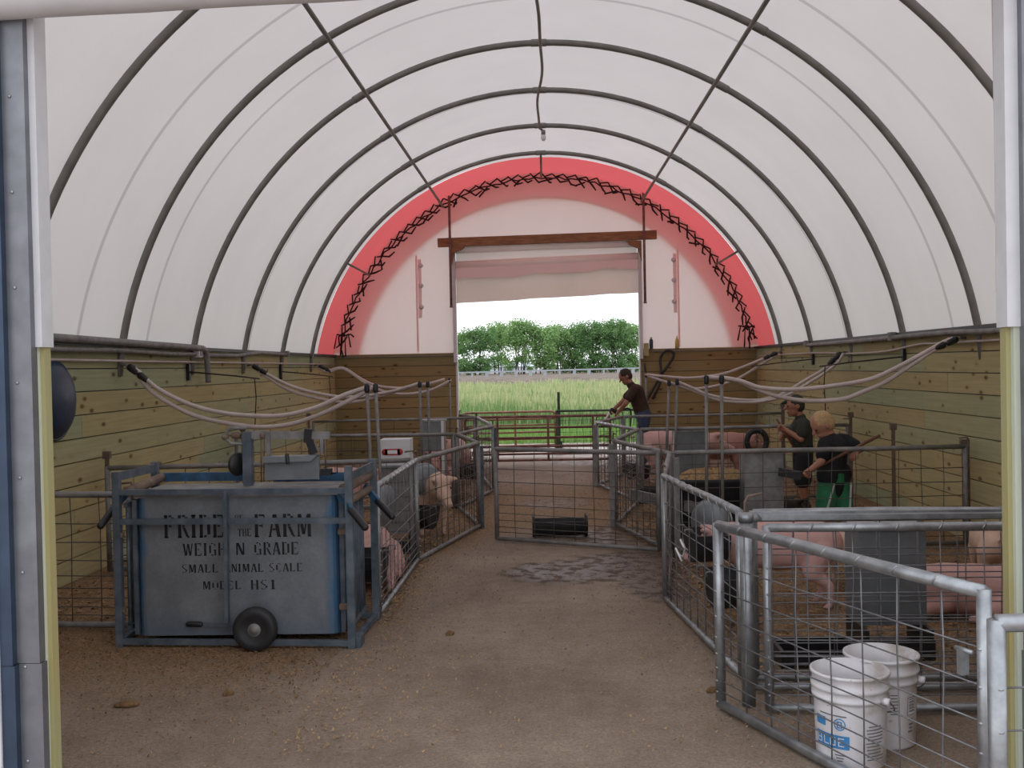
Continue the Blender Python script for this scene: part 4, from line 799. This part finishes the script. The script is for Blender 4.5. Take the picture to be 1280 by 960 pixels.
def discpan(x, y, rz, z, r, label):
    e = empty('grey_pan', (x, y, z), label, 'pan', 'round grey pans hung on the panels', rz)
    MB().lathe([(.0001, 0), (r*.8, 0), (r*.92, .02), (r, .09), (r*.97, .09), (r*.88, .03), (r*.78, .012), (.0001, .012)], (0, 0, 0), 30, Matrix.Rotation(-PI/2, 3, 'X')).build('pan', M['sheet'], e)
    MB().tube([(r*math.cos(2*PI*k/30), .09, r*math.sin(2*PI*k/30)) for k in range(30)], .009, 6, closed=True).build('rim', M['galv'], e)
discpan(-1.13, 7.35, math.radians(80), .62, .155, 'grey round pan hung inside the panel beside the scale')
discpan(-1.12, 9.6, math.radians(30), .55, .15, 'grey round pan behind the pale spotted pig')
discpan(1.16, 7.5, math.radians(-35), .44, .155, 'grey round pan hung behind the right alley panel')
# big black tub heaped with straw
e = empty('stock_tub', (1.53, 9.55, 0), 'large black tub heaped with straw in the right pen behind the long divider', 'tub')
b = MB(); n = 28
prof = [(.0001, 0), (.8, 0), (.9, .02), (1, .5), (1.04, .52), (1.04, .55), (.96, .55), (.86, .05), (.0001, .05)]
rings = [[Vector((.44*r_*(abs(math.cos(2*PI*j/n))**.7)*math.copysign(1, math.cos(2*PI*j/n)), .30*r_*(abs(math.sin(2*PI*j/n))**.7)*math.copysign(1, math.sin(2*PI*j/n)), z)) for j in range(n)] for r_, z in prof]
b.rings(rings, caps=False); b.build('tub', M['black'], e)
b = MB(); rings = []
for i in range(7): r_ = 1-i/6; rings.append([Vector((.42*max(r_, .01)*math.cos(2*PI*j/n), .28*max(r_, .01)*math.sin(2*PI*j/n), .53+.09*(1-r_**2)+random.uniform(-.015, .02))) for j in range(n)])
b.rings(rings, caps=False); b.build('straw_heap', M['strawheap'], e)
tag(MB().bar((.80, 10.0, .34), (1.45, 9.0, .30), .03, .10).build('grey_board', M['galv_dull']), 'weathered board wedged behind the right alley panels', 'board').location.z = 0
tag(MB().b2((1.2, 5.35, 0), (1.62, 5.65, .02)).b2((1.2, 5.35, .02), (1.62, 5.37, .09)).b2((1.2, 5.63, .02), (1.62, 5.65, .09)).b2((1.2, 5.37, .02), (1.22, 5.63, .09)).b2((1.60, 5.37, .02), (1.62, 5.63, .09)).build('floor_tray', M['blackm']), 'low black tray on the bedding left of the tall feeder', 'tray')
e = empty('rubber_tire', (2.60, 12.75, .48), 'round black rubber ring hung by the standing pigs at the back', 'ring'); 
MB().tube([(.12*math.cos(2*PI*k/28), 0, .14+.14*math.sin(2*PI*k/28)) for k in range(28)], .035, 10, closed=True).build('ring', M['black'], e); MB().tube([(0, 0, .28), (0, .0, .38), (0, -.02, -.48)], .008, 6).build('hanger', M['wire'], e)

# ---------------------------------------------------------------- pigs
def remesh(o, vox, smooth=4):
    m = o.modifiers.new('r', 'REMESH'); m.mode = 'VOXEL'; m.voxel_size = vox; m.use_smooth_shade = True
    s_ = o.modifiers.new('s', 'SMOOTH'); s_.factor = .5; s_.iterations = smooth
    return o
def pig(x, y, rz, s, pose, mat, label, head=0., hd=0., vox=.016):
    b = MB(); lie = pose == 'lie'; sit = pose == 'sit'
    T = Matrix.Identity(4)
    if sit: T = Matrix.Translation((-.15, 0, -.10)) @ Matrix.Rotation(-.5, 4, 'Y')
    z = .47 if not lie else .21
    def E_(c, r): b.ell(T @ Vector(c), r, T.to_3x3())
    E_((.18, 0, z), (.30, .165, .185)); E_((0, 0, z-.005), (.34, .17, .195)); E_((-.22, 0, z+.01), (.27, .165, .185)); E_((.34, 0, z+.02), (.17, .13, .15))
    H = T @ Vector((.46, 0, z+.03)); dr = Vector((math.cos(head)*math.cos(hd), math.sin(head), -.35+math.sin(hd))).normalized(); side = dr.cross(Vector((0, 0, 1))).normalized(); up = side.cross(dr)
    b.cap(T @ Vector((.30, 0, z+.01)), H, .14, .115); b.cap(H, H+dr*.13, .108, .07); b.cap(H+dr*.13, H+dr*.235, .058, .042)
    b.ell(H+dr*.27, (.02, .045, .038), Matrix((dr, side, up)).transposed())
    for s_ in (-1, 1):
        ea = H+up*.085+side*s_*.065-dr*.01; eb = ea+up*.05+side*s_*.055+dr*.05
        b.cap(ea, eb, .034, .016); b.cap(ea+dr*.03, eb+dr*.012, .026, .014); b.cap(H-up*.05, H+dr*.10-up*.04, .06, .04)
    if not lie:
        for s_ in (-1, 1):
            k = .03*s_
            b.cap(T @ Vector((.25, s_*.085, .38)), T @ Vector((.25, s_*.10, .27)) if not sit else (.20, s_*.1, .3), .085, .055)
            if sit: b.cap((.20, s_*.1, .32), (.22, s_*.1, .16), .055, .034); b.cap((.22, s_*.1, .16), (.22, s_*.1, .03), .03, .028)
            else: b.cap((.25+k, s_*.10, .27), (.255+k, s_*.10, .14), .052, .034); b.cap((.255+k, s_*.10, .14), (.25+k, s_*.10, .03), .03, .026); b.cap((.26+k, s_*.10, .025), (.28+k, s_*.10, .02), .026, .02)
            if sit:
                b.cap((-.30, s_*.12, .18), (-.12, s_*.16, .12), .12, .08); b.cap((-.12, s_*.16, .10), (.02, s_*.17, .04), .05, .032)
            else:
                b.cap((-.30, s_*.08, .42), (-.24, s_*.11, .28), .12, .075); b.cap((-.24, s_*.11, .28), (-.37, s_*.11, .18), .065, .036); b.cap((-.37, s_*.11, .18), (-.34-k, s_*.11, .04), .033, .027); b.cap((-.33-k, s_*.11, .025), (-.30-k, s_*.11, .02), .026, .02)
    else:
        for s_ in (-1, 1):
            b.cap((.22, s_*.12, .12), (.36, s_*.15, .05), .07, .035); b.cap((.36, s_*.15, .045), (.48, s_*.14, .03), .032, .026)
            b.cap((-.28, s_*.12, .16), (-.10, s_*.19, .10), .12, .07); b.cap((-.10, s_*.19, .07), (.04, s_*.2, .035), .045, .03)
    tb = T @ Vector((-.47, 0, z+.08)); b.tube([tb+Vector((-.02-.012*k, .03*math.cos(k*1.3), .02+.03*math.sin(k*1.3)+.004*k)) for k in range(7)], [.016, .015, .014, .013, .012, .011, .009], 8)
    b.v = [(v[0]*s, v[1]*s, v[2]*s) for v in b.v]
    o = b.build('pig', mat); remesh(o, vox, 3); o.location = (x, y, 0.0); o.rotation_euler = (0, 0, rz); tag(o, label, 'pig', None)
    for s_ in (-1, 1):
        ey = MB().ell((H+dr*.075+side*s_*.076+up*.045)*s, (.011*s,)*3, seg=10, nr=6).build('eye', M['eye'], o)
    return o
pig(1.50, 6.75, math.radians(172), .86, 'stand', M['pig'], 'pink pig standing with its snout to the left behind the near gate', hd=-.25)
pig(2.12, 7.2, math.radians(95), .66, 'stand', M['pigpale'], 'pale pig standing behind the tall galvanised feeder', vox=.018)
pig(2.62, 6.35, math.radians(160), .85, 'lie', M['pig'], 'pink pig lying right of the tall feeder')
pig(3.12, 7.35, math.radians(80), .62, 'stand', M['pigpale'], 'pale pig seen at the right edge behind the lying one', vox=.02)
pig(1.72, 13.75, math.radians(-4), 1.08, 'stand', M['pig'], 'pink pig with a curly tail standing beyond the far right divider', vox=.02)
pig(2.38, 14.25, math.radians(8), .98, 'stand', M['pigred'], 'ruddy pig behind the grey feeder near the black ring', vox=.02)
pig(2.23, 10.35, math.radians(-100), .8, 'stand', M['pigred'], 'reddish pig in front of the dark capped child', vox=.02)
pig(2.0, 9.75, math.radians(20), .8, 'lie', M['pigdark'], 'black pig lying behind the galvanised feeder beside the blond child', vox=.02)
pig(-1.34, 7.72, math.radians(-82), .98, 'lie', M['pig'], 'pink pig lying beside the scale in the first left pen')
pig(-1.22, 9.98, math.radians(-62), .98, 'stand', M['pigpale'], 'pale spotted pig lowering its head to the black feeder in the left pen', hd=-.35)
pig(-1.38, 12.3, math.radians(-70), .9, 'sit', M['pigred'], 'ruddy pig sitting in front of the narrow grey feeder', vox=.02)
pig(-1.25, 14.2, math.radians(100), .95, 'stand', M['pig'], 'pink pig standing farthest back in the left pens', vox=.022)
pig(-2.25, 10.6, math.radians(15), .9, 'stand', M['pig'], 'pink pig whose back shows above the right end of the scale', vox=.02)

# ---------------------------------------------------------------- people
def person(loc, J, k, mats, label, voxel=.007, cap=None, shorts_to=None, look=(-1, 0, 0), headr=1.):
    """J: joint positions relative to loc (head, neck, sh[L,R], el, wr, pelvis, hip, kn, an); k scales girth"""
    o_ = Vector(loc); V = lambda n: Vector(J[n]); b = MB()
    nk = V('neck'); hd = V('head'); lk = Vector(look).normalized()
    sd = lk.cross(Vector((0, 0, 1))).normalized(); up = sd.cross(lk).normalized(); Mh = Matrix((lk, sd, up)).transposed(); hr = .095*headr
    b.ell(hd+up*.012*headr, (hr*.98, hr*.80, hr*1.05), Mh); b.ell(hd+lk*hr*.25-up*hr*.62, (hr*.62, hr*.58, hr*.60), Mh); b.cap(hd+lk*hr*.55-up*hr*1.0, hd+lk*hr*.62-up*hr*.98, hr*.24)
    b.cap(hd+lk*hr*.90+up*hr*.05, hd+lk*hr*1.12-up*hr*.30, hr*.10, hr*.15); b.cap(hd+lk*hr*.85-up*hr*.62+sd*hr*.12, hd+lk*hr*.85-up*hr*.62-sd*hr*.12, hr*.12)
    for s_ in (-1, 1): b.ell(hd+sd*s_*hr*.80-lk*hr*.08-up*hr*.12, (hr*.20, hr*.10, hr*.28), Mh)
    b.cap(nk-(hd-nk).normalized()*.03, hd-lk*hr*.2-up*hr*.5, .05*k, .045*k)
    pv = V('pelvis'); ch = (V('shL')+V('shR'))/2
    b.cap(pv, pv.lerp(ch, .45), .10*k, .095*k); b.cap(pv.lerp(ch, .45), ch-(ch-pv).normalized()*.05, .10*k, .10*k); b.cap(V('shL').lerp(ch, .25), V('shR').lerp(ch, .25), .055*k)
    for s_ in 'LR':
        b.cap(V('sh'+s_), V('el'+s_), .047*k, .036*k); b.cap(V('el'+s_), V('wr'+s_), .036*k, .024*k)
        b.cap(V('hip'+s_), V('kn'+s_), .078*k, .053*k); b.cap(V('kn'+s_), V('kn'+s_).lerp(V('an'+s_), .35), .052*k, .052*k); b.cap(V('kn'+s_).lerp(V('an'+s_), .35), V('an'+s_), .052*k, .034*k); b.cap(V('an'+s_)+Vector((0, 0, -.03)), V('an'+s_)+Vector((lk.x*.12*k, lk.y*.12*k, -.045*k)), .034*k, .028*k)
        # hand: palm, four fingers, thumb curled round the grip direction
        w = V('wr'+s_); d = (w-V('el'+s_)).normalized(); g = Vector(J['grip'+s_]).normalized(); g = (g-d*g.dot(d)).normalized(); n_ = d.cross(g).normalized()
        if n_.z > 0: n_ = -n_
        q = .85*k; pc = w+d*.045*q
        b.cap(w+d*.01*q-g*.014*q, pc+d*.015*q-g*.02*q, .020*q, .018*q); b.cap(w+d*.01*q+g*.014*q, pc+d*.015*q+g*.02*q, .020*q, .018*q)
        for i, (off, ln_) in enumerate(((-.032, .028), (-.011, .034), (.011, .036), (.032, .030))):
            p0 = pc+d*.022*q+g*off*q; p1 = p0+d*ln_*q*.6+n_*ln_*q*.35; p2 = p1+n_*ln_*q*.8; p3 = p2+n_*ln_*.2*q-d*ln_*q*.6
            b.cap(p0, p1, .0105*q, .0095*q, 8, 3); b.cap(p1, p2, .0095*q, .009*q, 8, 3); b.cap(p2, p3, .009*q, .008*q, 8, 3)
        t0 = w+d*.02*q+g*.03*q; t1 = t0+d*.03*q+g*.022*q+n_*.012*q; t2 = t1+n_*.03*q-g*.004*q+d*.006*q
        b.cap(t0, t1, .013*q, .011*q, 8, 3); b.cap(t1, t2, .011*q, .009*q, 8, 3)
    body = b.build('person', mats['skin']); remesh(body, voxel, 2); body.location = o_; tag(body, label, 'person')
    # hair
    h = MB(); h.ell(hd+up*hr*.30-lk*hr*.12, (hr*1.0, hr*.86, hr*.90), Mh); h.ell(hd-lk*hr*.38-up*hr*.05, (hr*.72, hr*.82, hr*.85), Mh)
    if cap: h.cap(hd+lk*hr*.7+up*hr*.45, hd+lk*hr*1.35+up*hr*.35, hr*.3, hr*.12)
    remesh(h.build('cap' if cap else 'hair', mats['hair'], body), .006, 2)
    for s_ in (-1, 1): MB().ell(hd+lk*hr*.86+sd*s_*hr*.34-up*hr*.02, (hr*.09,)*3, seg=8, nr=6).build('eye', M['eye'], body)
    # shirt
    sh = MB(); a = .014
    low = pv.lerp(ch, J.get('hem', 0.)); ax = (ch-pv).normalized()
    sh.cap(low, pv.lerp(ch, .5), .10*k+a, .10*k+a); sh.cap(pv.lerp(ch, .45), ch-ax*.05, .102*k+a, .105*k+a); sh.cap(V('shL').lerp(ch, .25), V('shR').lerp(ch, .25), .058*k+a); sh.cap(nk-(nk-ch)*.5, nk-(nk-ch)*.15, .06*k, .052*k+a*.6)
    if J.get('hem', 0) < -.1:
        for s_ in 'LR': sh.cap(V('hip'+s_)+Vector((0, 0, .08)), V('hip'+s_)+Vector((0, 0, .055)), .088*k+.022)
    for s_ in 'LR': sh.cap(V('sh'+s_), V('sh'+s_).lerp(V('el'+s_), .62), .052*k+a, .05*k+a)
    remesh(sh.build('t_shirt', mats['shirt'], body), voxel*1.1, 2)
    # trousers or shorts
    tr = MB(); tr.cap(pv-ax*.0, pv+ax*.06, .104*k+.012); T_ = mats['legs']
    for s_ in 'LR':
        if T_ == 'shorts':
            e_ = V('hip'+s_).lerp(V('kn'+s_), 1.0); tr.cap(V('hip'+s_), e_, .085*k+.012, .082*k+.012)
        else:
            tr.cap(V('hip'+s_), V('kn'+s_), .085*k+.01, .06*k+.012); tr.cap(V('kn'+s_), V('an'+s_), .06*k+.012, .05*k+.01)
    t_o = remesh(tr.build('shorts' if T_ == 'shorts' else 'trousers', mats['low'], body), voxel*1.1, 2)
    if mats.get('stripe'):
        for s_ in 'LR':
            a_, b_ = V('hip'+s_), V('kn'+s_); MB().bar(a_+Vector((.075 if s_ == 'R' else .02, -.085*k-.012, .0)), b_+Vector((.03 if s_ == 'R' else -.03, -.085*k-.016, -.06)), .012, .024, (0, 1, 0)).build('stripe', mats['stripe'], t_o)
    bo = None
    for s_ in 'LR':
        an = V('an'+s_); f = MB(); f.cap(an+Vector((0, 0, .05*k)), an+Vector((0, 0, -.02)), .046*k, .05*k); f.cap(an+Vector((-lk.x*.03, -lk.y*.03, -.03*k)), an+Vector((lk.x*.13*k, lk.y*.13*k, -.035*k)), .04*k, .037*k)
        f.b2((an.x-.05*k+min(0, lk.x*.14*k), an.y-.04*k, 0.003), (an.x+.045*k+max(0, lk.x*.1), an.y+.04*k, .022)); remesh(f.build('boot', M['boot'], body), .008, 1)
    return body
# teenager at the far doorway, leaning over the panel
person((0, 16.15, 0), dict(head=(1.26, 0, 1.42), neck=(1.33, 0, 1.295), shL=(1.395, -.15, 1.215), shR=(1.415, .15, 1.215), elL=(1.245, -.19, 1.00), wrL=(1.13, -.12, .865), elR=(1.22, .16, 1.02), wrR=(1.07, .06, .90), pelvis=(1.53, 0, .80), hipL=(1.53, -.085, .76), hipR=(1.53, .085, .76), knL=(1.50, -.10, .42), knR=(1.55, .10, .42), anL=(1.54, -.10, .085), anR=(1.60, .11, .085), gripL=(.2, 1, .1), gripR=(.2, 1, .1), hem=.02),
       1.12, dict(skin=M['skin_tan'], hair=M['brownhair'], shirt=M['brownshirt'], low=M['jeans'], legs='long'), 'person in a brown t-shirt and jeans bending over the panel at the far doorway', look=(-.82, -.1, -.48), headr=1.08)
e = empty('spray_nozzle', (1.04, 16.17, .88), 'black and white hose nozzle in the hands of the bending person', 'nozzle')
MB().cap((.05, 0, -.02), (0, .0, .02), .028, .03).cap((0, 0, .02), (-.03, 0, -.03), .025, .02).build('body', M['blackm'], e); MB().cap((-.04, 0, -.04), (-.10, 0, -.13), .02, .016).build('nozzle_tip', M['whitepl'], e)
MB().tube(smooth_path([(.06, .01, -.02), (.18, .05, .02), (.30, .1, .0), (.28, .12, -.3), (.12, .1, -.5)], 5), .012, 8).build('hose', M['blackhose'], e)
# child with cap
person((0, 11.1, 0), dict(head=(2.675, 0, 1.13), neck=(2.735, 0, 1.0), shL=(2.745, -.115, .93), shR=(2.745, .115, .93), elL=(2.70, -.15, .775), wrL=(2.55, -.09, .875), elR=(2.66, .14, .79), wrR=(2.56, .05, .80), pelvis=(2.755, 0, .62), hipL=(2.755, -.065, .58), hipR=(2.755, .065, .58), knL=(2.73, -.075, .33), knR=(2.76, .075, .33), anL=(2.75, -.075, .075), anR=(2.78, .08, .075), gripL=(0, .4, -1), gripR=(0, .4, -1), hem=.1),
       .98, dict(skin=M['skin_tan'], hair=M['greyshirt'], shirt=M['greyshirt'], low=M['blackshirt'], legs='shorts'), 'child in a charcoal t-shirt, dark shorts and dark cap holding a stick upright', cap=True, look=(-.98, -.1, -.08), headr=1.05)
tag(MB().tube([(2.465, 11.03, .99), (2.58, 11.04, .80), (2.70, 11.06, .60)], .014, 8).build('wooden_stick', M['stick']), 'dark wooden stick held by the child with the cap', 'stick')
# blond child
person((0, 9.0, 0), dict(head=(2.405, 0, 1.045), neck=(2.47, 0, .93), shL=(2.415, -.05, .88), shR=(2.60, .03, .90), elL=(2.36, -.12, .735), wrL=(2.275, -.10, .665), elR=(2.72, -.03, .83), wrR=(2.67, -.07, .80), pelvis=(2.49, 0, .56), hipL=(2.45, -.02, .54), hipR=(2.55, .02, .54), knL=(2.42, -.03, .34), knR=(2.57, .0, .34), anL=(2.43, -.02, .075), anR=(2.60, .02, .075), gripL=(1, 0, .4), gripR=(1, 0, .4), hem=-.22),
       .96, dict(skin=M['skin'], hair=M['blondhair'], shirt=M['blackshirt'], low=M['greenshorts'], legs='shorts', stripe=M['whitefab']), 'blond child in a black t-shirt and green shorts with white stripes holding a handle', look=(-.8, -.15, -.5), headr=1.05)
e = empty('scraper', (2.2, 8.93, .61), 'wooden handled scraper held by the blond child', 'scraper')
MB().tube([(0, 0, 0), (.65, -.09, .345)], .014, 10).build('handle', M['stick'], e); MB().bar((-.18, .06, .03), (0, 0, .0), .05, .07).build('head', M['black'], e)

# ---------------------------------------------------------------- loose bedding on the floor
import itertools
def flakes(name, mat, n, fn, sz, seed):
    random.seed(seed); mb = MB(); c = 0
    while c < n:
        p = fn()
        if p is None: continue
        x, y = p; a = random.uniform(0, PI); l = random.uniform(.4, 1)*sz; w = l*random.uniform(.25, .6); z = random.uniform(.003, .018); t = random.uniform(-.006, .006)
        ca, sa = math.cos(a), math.sin(a)
        mb.add([(x+ca*l-sa*w, y+sa*l+ca*w, z+t), (x-ca*l-sa*w, y-sa*l+ca*w, z-t+.004), (x-ca*l+sa*w, y-sa*l-ca*w, z-t), (x+ca*l+sa*w, y+sa*l-ca*w, z+t)], [(0, 1, 2, 3)]); c += 1
    o = mb.build(name, mat, fix=False); o['kind'] = 'stuff'; return o
def edge():
    s_ = random.choice((-1, 1)); y = random.uniform(4.2, 15.5); d = random.expovariate(3.2); x = s_*(1.15-d)
    if s_ < 0 and 5.75 < y < 6.65 and x < -1.05: return None
    if abs(x) > 3.6: return None
    if s_ > 0 and y < 5 and random.random() < .5: return None
    return x, y
def pens():
    s_ = random.choice((-1, 1)); x = s_*random.uniform(1.0, 3.6); y = random.uniform(4.9 if s_ > 0 else 6.4, 16.5); return x, y
def leftnear():
    x = -1.2-abs(random.gauss(0, 1.1)); y = 6.6-abs(random.gauss(0, .95))
    return (x, y) if x > -3.6 and y > 3.8 else None
o = flakes('straw_bedding', M['flake'], 16000, pens, .018, 1); tag(o, 'golden straw and shavings scattered in the pens', 'straw')
o = flakes('straw_litter', M['flake'], 9000, edge, .009, 2); tag(o, 'light wood shavings spilling from the pens into the alley', 'straw')
o = flakes('dark_litter', M['flaked'], 7000, pens, .022, 3); tag(o, 'dark brown trampled bedding in the pens', 'straw')
o = flakes('shavings', M['flaked'], 4000, leftnear, .009, 4); tag(o, 'brown shavings in front of and beside the livestock scale', 'straw')
def scat():
    return random.uniform(-2.6, 1.6), random.uniform(4.0, 9.2)
o = flakes('floor_crumbs', M['flake'], 3600, scat, .0055, 5); tag(o, 'sparse pale crumbs on the bare alley floor', 'straw')
random.seed(31)
for i, (x, y, s_) in enumerate(((-2.05, 4.85, .045), (-1.6, 5.0, .02), (.78, 4.98, .022), (-.6, 6.1, .02))):
    b = MB(); b.ell((0, 0, .012), (s_, s_*.6, .018)); b.ell((s_*.7, .01, .01), (s_*.6, s_*.5, .014)); b.ell((-s_*.8, -.008, .01), (s_*.5, s_*.4, .012)); o = b.build('dirt_clod', M['flaked']); o.location = (x, y, 0)
    tag(o, ('large dark clod on the floor left of the scale front', 'small clod on the floor in front of the scale', 'small clod by the foot of the near gate', 'small clod on the bare floor right of the scale')[i], 'clod')

# ---------------------------------------------------------------- outside
def ground(name, x0, x1, y0, y1, z, m): return struct(MB().b2((x0, y0, z-.1), (x1, y1, z)).build(name, m))
ground('ground_front', -40, 40, -40, 3.3, -.002, M['pad']); ground('ground_pad', -40, 40, 18.0, 21.3, -.002, M['pad'])
ground('ground_left', -40, XL-.2, 3.3, 18.0, -.002, M['turf']); ground('ground_right', XR+.2, 40, 3.3, 18.0, -.002, M['turf'])
ground('ground_field', -60, 60, 21.3, 60, 0.0, M['turf'])
b = MB(); nx = 80
for i in range(nx):
    xa, xb = -40+80*i/nx, -40+80*(i+1)/nx
    def prf(x): j = .12*math.sin(x*1.7)+.08*math.sin(x*4.1); return [(x, 57+j*4, -.05), (x, 60+j*3, .55+j), (x, 63, .88+j*.7), (x, 66, .9), (x, 240, .9)]
    A, B = prf(xa), prf(xb)
    b.add(A+B, [(k, k+1, k+6, k+5) for k in range(4)], True)
struct(b.build('ground_bank', M['bank'], fix=False))
def tubegate(P0, P1, h, rails, posts, mat, label, r=.022, zb=.08, curved=False):
    P0 = Vector((*P0, 0)); P1 = Vector((*P1, 0)); d = P1-P0; L = d.length; e = empty('tube_gate', P0, label, 'gate', None, math.atan2(d.y, d.x))
    MB().tube([(0, 0, zb), (0, 0, h-.08), (.02, 0, h-.02), (.08, 0, h), (L-.08, 0, h), (L-.02, 0, h-.02), (L, 0, h-.08), (L, 0, zb), (L-.001, 0, zb-.001), (0, 0, zb)][:9], r, 8).build('frame', mat, e)
    for z in rails: MB().tube([(0, 0, z), (L, 0, z)], r*.85, 8).build('rail', mat, e)
    for x in posts: MB().box((x, -.01, (h+zb)/2), (.035, .02, h-zb)).build('upright', mat, e)
    return e
tubegate((-1.30, 16.42), (1.02, 16.42), .80, [.10, .20, .32, .46, .62], [.52, 1.33, 2.05], M['redgate'], 'faded dark red tube gate across the far doorway, nearest of the outside gates')
tubegate((-1.50, 18.3), (.17, 18.5), .79, [.08, .18, .30, .42, .55, .66], [.95], M['yellowgate'], 'rusty yellow tube gate standing outside the far doorway')
e = panel((.19, 18.5), (3.2, 18.6), 'dark green wire fence panel outside to the right of the rusty gate', h=.79, green=True, pitch=.12, name='field_fence', pins=False)
e = empty('fence_post', (.24, 19.0, 0), 'slim dark green steel fence post at the field edge', 'post'); MB().box((0, 0, .56), (.05, .012, 1.12)).box((0, .02, .56), (.012, .04, 1.12)).build('shaft', M['greensteel'], e); MB().box((0, .02, .12), (.12, .004, .16)).build('anchor_plate', M['greensteel'], e)
def blades(name, mats, n, x0, x1, y0, y1, h, w, seed, tip=0.):
    random.seed(seed); mb = MB()
    for _ in range(n):
        y = y0+(y1-y0)*random.random(); wd = .35+.65*(y-y0)/(y1-y0) if y1-y0 > 10 else 1; x = random.uniform(x0, x1)*wd; hh = h*random.uniform(.6, 1.15)*(1+.15*math.sin(x*1.1+y*.6)); a = random.uniform(0, PI); ca, sa = math.cos(a)*w/2, math.sin(a)*w/2*.3
        lx, ly = random.gauss(.06, .12)*hh, random.gauss(0, .1)*hh
        mb.m = 0
        mb.add([(x-ca, y-sa, 0), (x+ca, y+sa, 0), (x+ca*.8+lx*.4, y+sa+ly*.4, hh*.55), (x-ca*.8+lx*.4, y-sa+ly*.4, hh*.55), (x+lx, y+ly, hh)], [(0, 1, 2, 3), (3, 2, 4)])
        if tip and random.random() < tip:
            mb.m = 1; mb.add([(x+lx-w*.4, y+ly, hh*.86), (x+lx+w*.4, y+ly, hh*.86), (x+lx+w*.3, y+ly, hh*1.08), (x+lx-w*.2, y+ly, hh*1.1)], [(0, 1, 2, 3)])
    o = mb.build(name, mats, fix=False); o['kind'] = 'stuff'; return o
o = blades('tall_grass', [M['grass'], M['grasstip']], 60000, -11, 12, 26.5, 55.5, .70, .035, 11, .32); tag(o, 'tall seeding grass filling the field beyond the doorway', 'grass')
o = blades('short_grass', [M['grass_short']], 22000, -6, 6.5, 21.2, 26.8, .14, .03, 12); tag(o, 'short bright green grass between the pad and the tall field', 'grass')
# guard rail
e = empty('guard_rail', (0, 70, .9), 'long pale guard rail with posts along the road before the trees', 'guard rail')
MB().bar((-14, 0, .34), (16, 0, .52), .05, .10).build('rail', M['rail'], e)
for k in range(31): x = -14+1.0*k; MB().box((x, .05, .18+.006*(x+14)), (.22 if k % 3 else .12, .12, .36)).build('post', M['rail'], e)
# shed
e = empty('shed', (-5.2, 128, .9), 'long low pale shed seen between the tree trunks', 'building')
MB().b2((-4.4, -2, 0), (4.4, 2, .75)).build('wall', M['shed'], e); b = MB(); b.prism([(-2.2, .75), (2.2, .75), (0, 1.35)], -4.6, 4.6, lambda p, q: (q, p[0], p[1])); b.build('roof', M['shed'], e)
# trees
def tree(x, y, zb, h, w, seed, dark, label, nleaf=4200, low=16):
    random.seed(seed); e = empty('tree', (x, y, zb), label, 'tree', 'leafy trees beyond the field')
    tr = MB(); br = []; nst = random.choice((3, 4, 4, 5))
    for s_ in range(nst):
        bx = random.uniform(-.25, .25)*w*.8; tx_ = bx+random.uniform(-.32, .32)*w; p = [(bx, 0, 0), (bx+(tx_-bx)*.25, random.uniform(-.2, .2), h*.3), (bx+(tx_-bx)*.6, random.uniform(-.3, .3), h*.6), (tx_, 0, h*.92)]
        tr.tube(p, [.07, .055, .04, .02], 6); br += [Vector(p[1]), Vector(p[2]), Vector(p[3])]
        for q in range(5):
            u = random.uniform(.35, .9); a = Vector(p[1]).lerp(Vector(p[3]), u); c = a+Vector((random.uniform(-.4, .4)*w, random.uniform(-.6, .6), random.uniform(.1, .5))); tr.tube([a, c], [.035, .01], 5); br.append(c)
    tr.build('trunk', M['bark'], e)
    lf = MB(); cl = []
    for q in br: cl.append((q, random.uniform(.5, 1.0)))
    for _ in range(34):
        a = random.uniform(0, 2*PI); r_ = math.sqrt(random.random()); z = h*random.uniform(.16 if low else .30, .97); ww = w*.64*math.sin(min(PI*.95, PI*(.25+.75*z/h)))**.6*1.1; cl.append((Vector((ww*r_*math.cos(a), 1.2*r_*math.sin(a), z)), random.uniform(.35, .85)))
    for _ in range(low): cl.append((Vector((random.uniform(-.5, .5)*w, random.uniform(-.8, .8), random.uniform(.2, .9))), random.uniform(.3, .6)))
    for _ in range(nleaf):
        c, r_ = random.choice(cl); d = Vector((random.gauss(0, 1), random.gauss(0, 1), random.gauss(0, .8))).normalized()*r_*random.random()**.5; p = c+d
        if p.z < .05: continue
        s_ = random.uniform(.07, .14); a = Vector((random.uniform(-1, 1), random.uniform(-1, 1), random.uniform(-1, 1))).normalized(); b_ = a.orthogonal().normalized()
        lf.add([p-a*s_, p-b_*s_*.6, p+a*s_, p+b_*s_*.6], [(0, 1, 2, 3)])
    lf.build('foliage', M['leaf2'] if dark else M['leaf'], e, fix=False)
TR = [(-9.6, 4.0, 3.4, 1, 'low dense tree cut by the left side of the far doorway'), (-6.8, 4.4, 3.4, 1, 'bushy tree at the left jamb of the far doorway'), (-4.6, 5.0, 3.2, 0, 'second tree from the left in the doorway, bright and airy'), (-2.5, 5.1, 3.0, 0, 'tallest tree left of centre in the doorway'), (-.5, 4.6, 2.8, 0, 'thin airy tree near the middle of the row'), (1.3, 4.6, 2.8, 0, 'slender tree in the middle of the row'), (3.2, 4.5, 2.8, 1, 'dark tree just right of the middle'), (4.9, 4.9, 3.0, 1, 'tall dark tree right of the middle'), (6.9, 4.8, 3.0, 1, 'broad dark tree above the bending person'), (8.8, 4.4, 3.0, 0, 'light tree near the right jamb of the far doorway'), (10.8, 4.1, 3.2, 0, 'light tree cut by the right side of the far doorway')]
for i, (x, h, w, dk, lb_) in enumerate(TR): tree(x, 100+random.Random(i).uniform(-3, 3), .9, h, w, 100+i, dk, lb_, 7000 if dk else 5200, 16 if dk or i > 6 else 3)
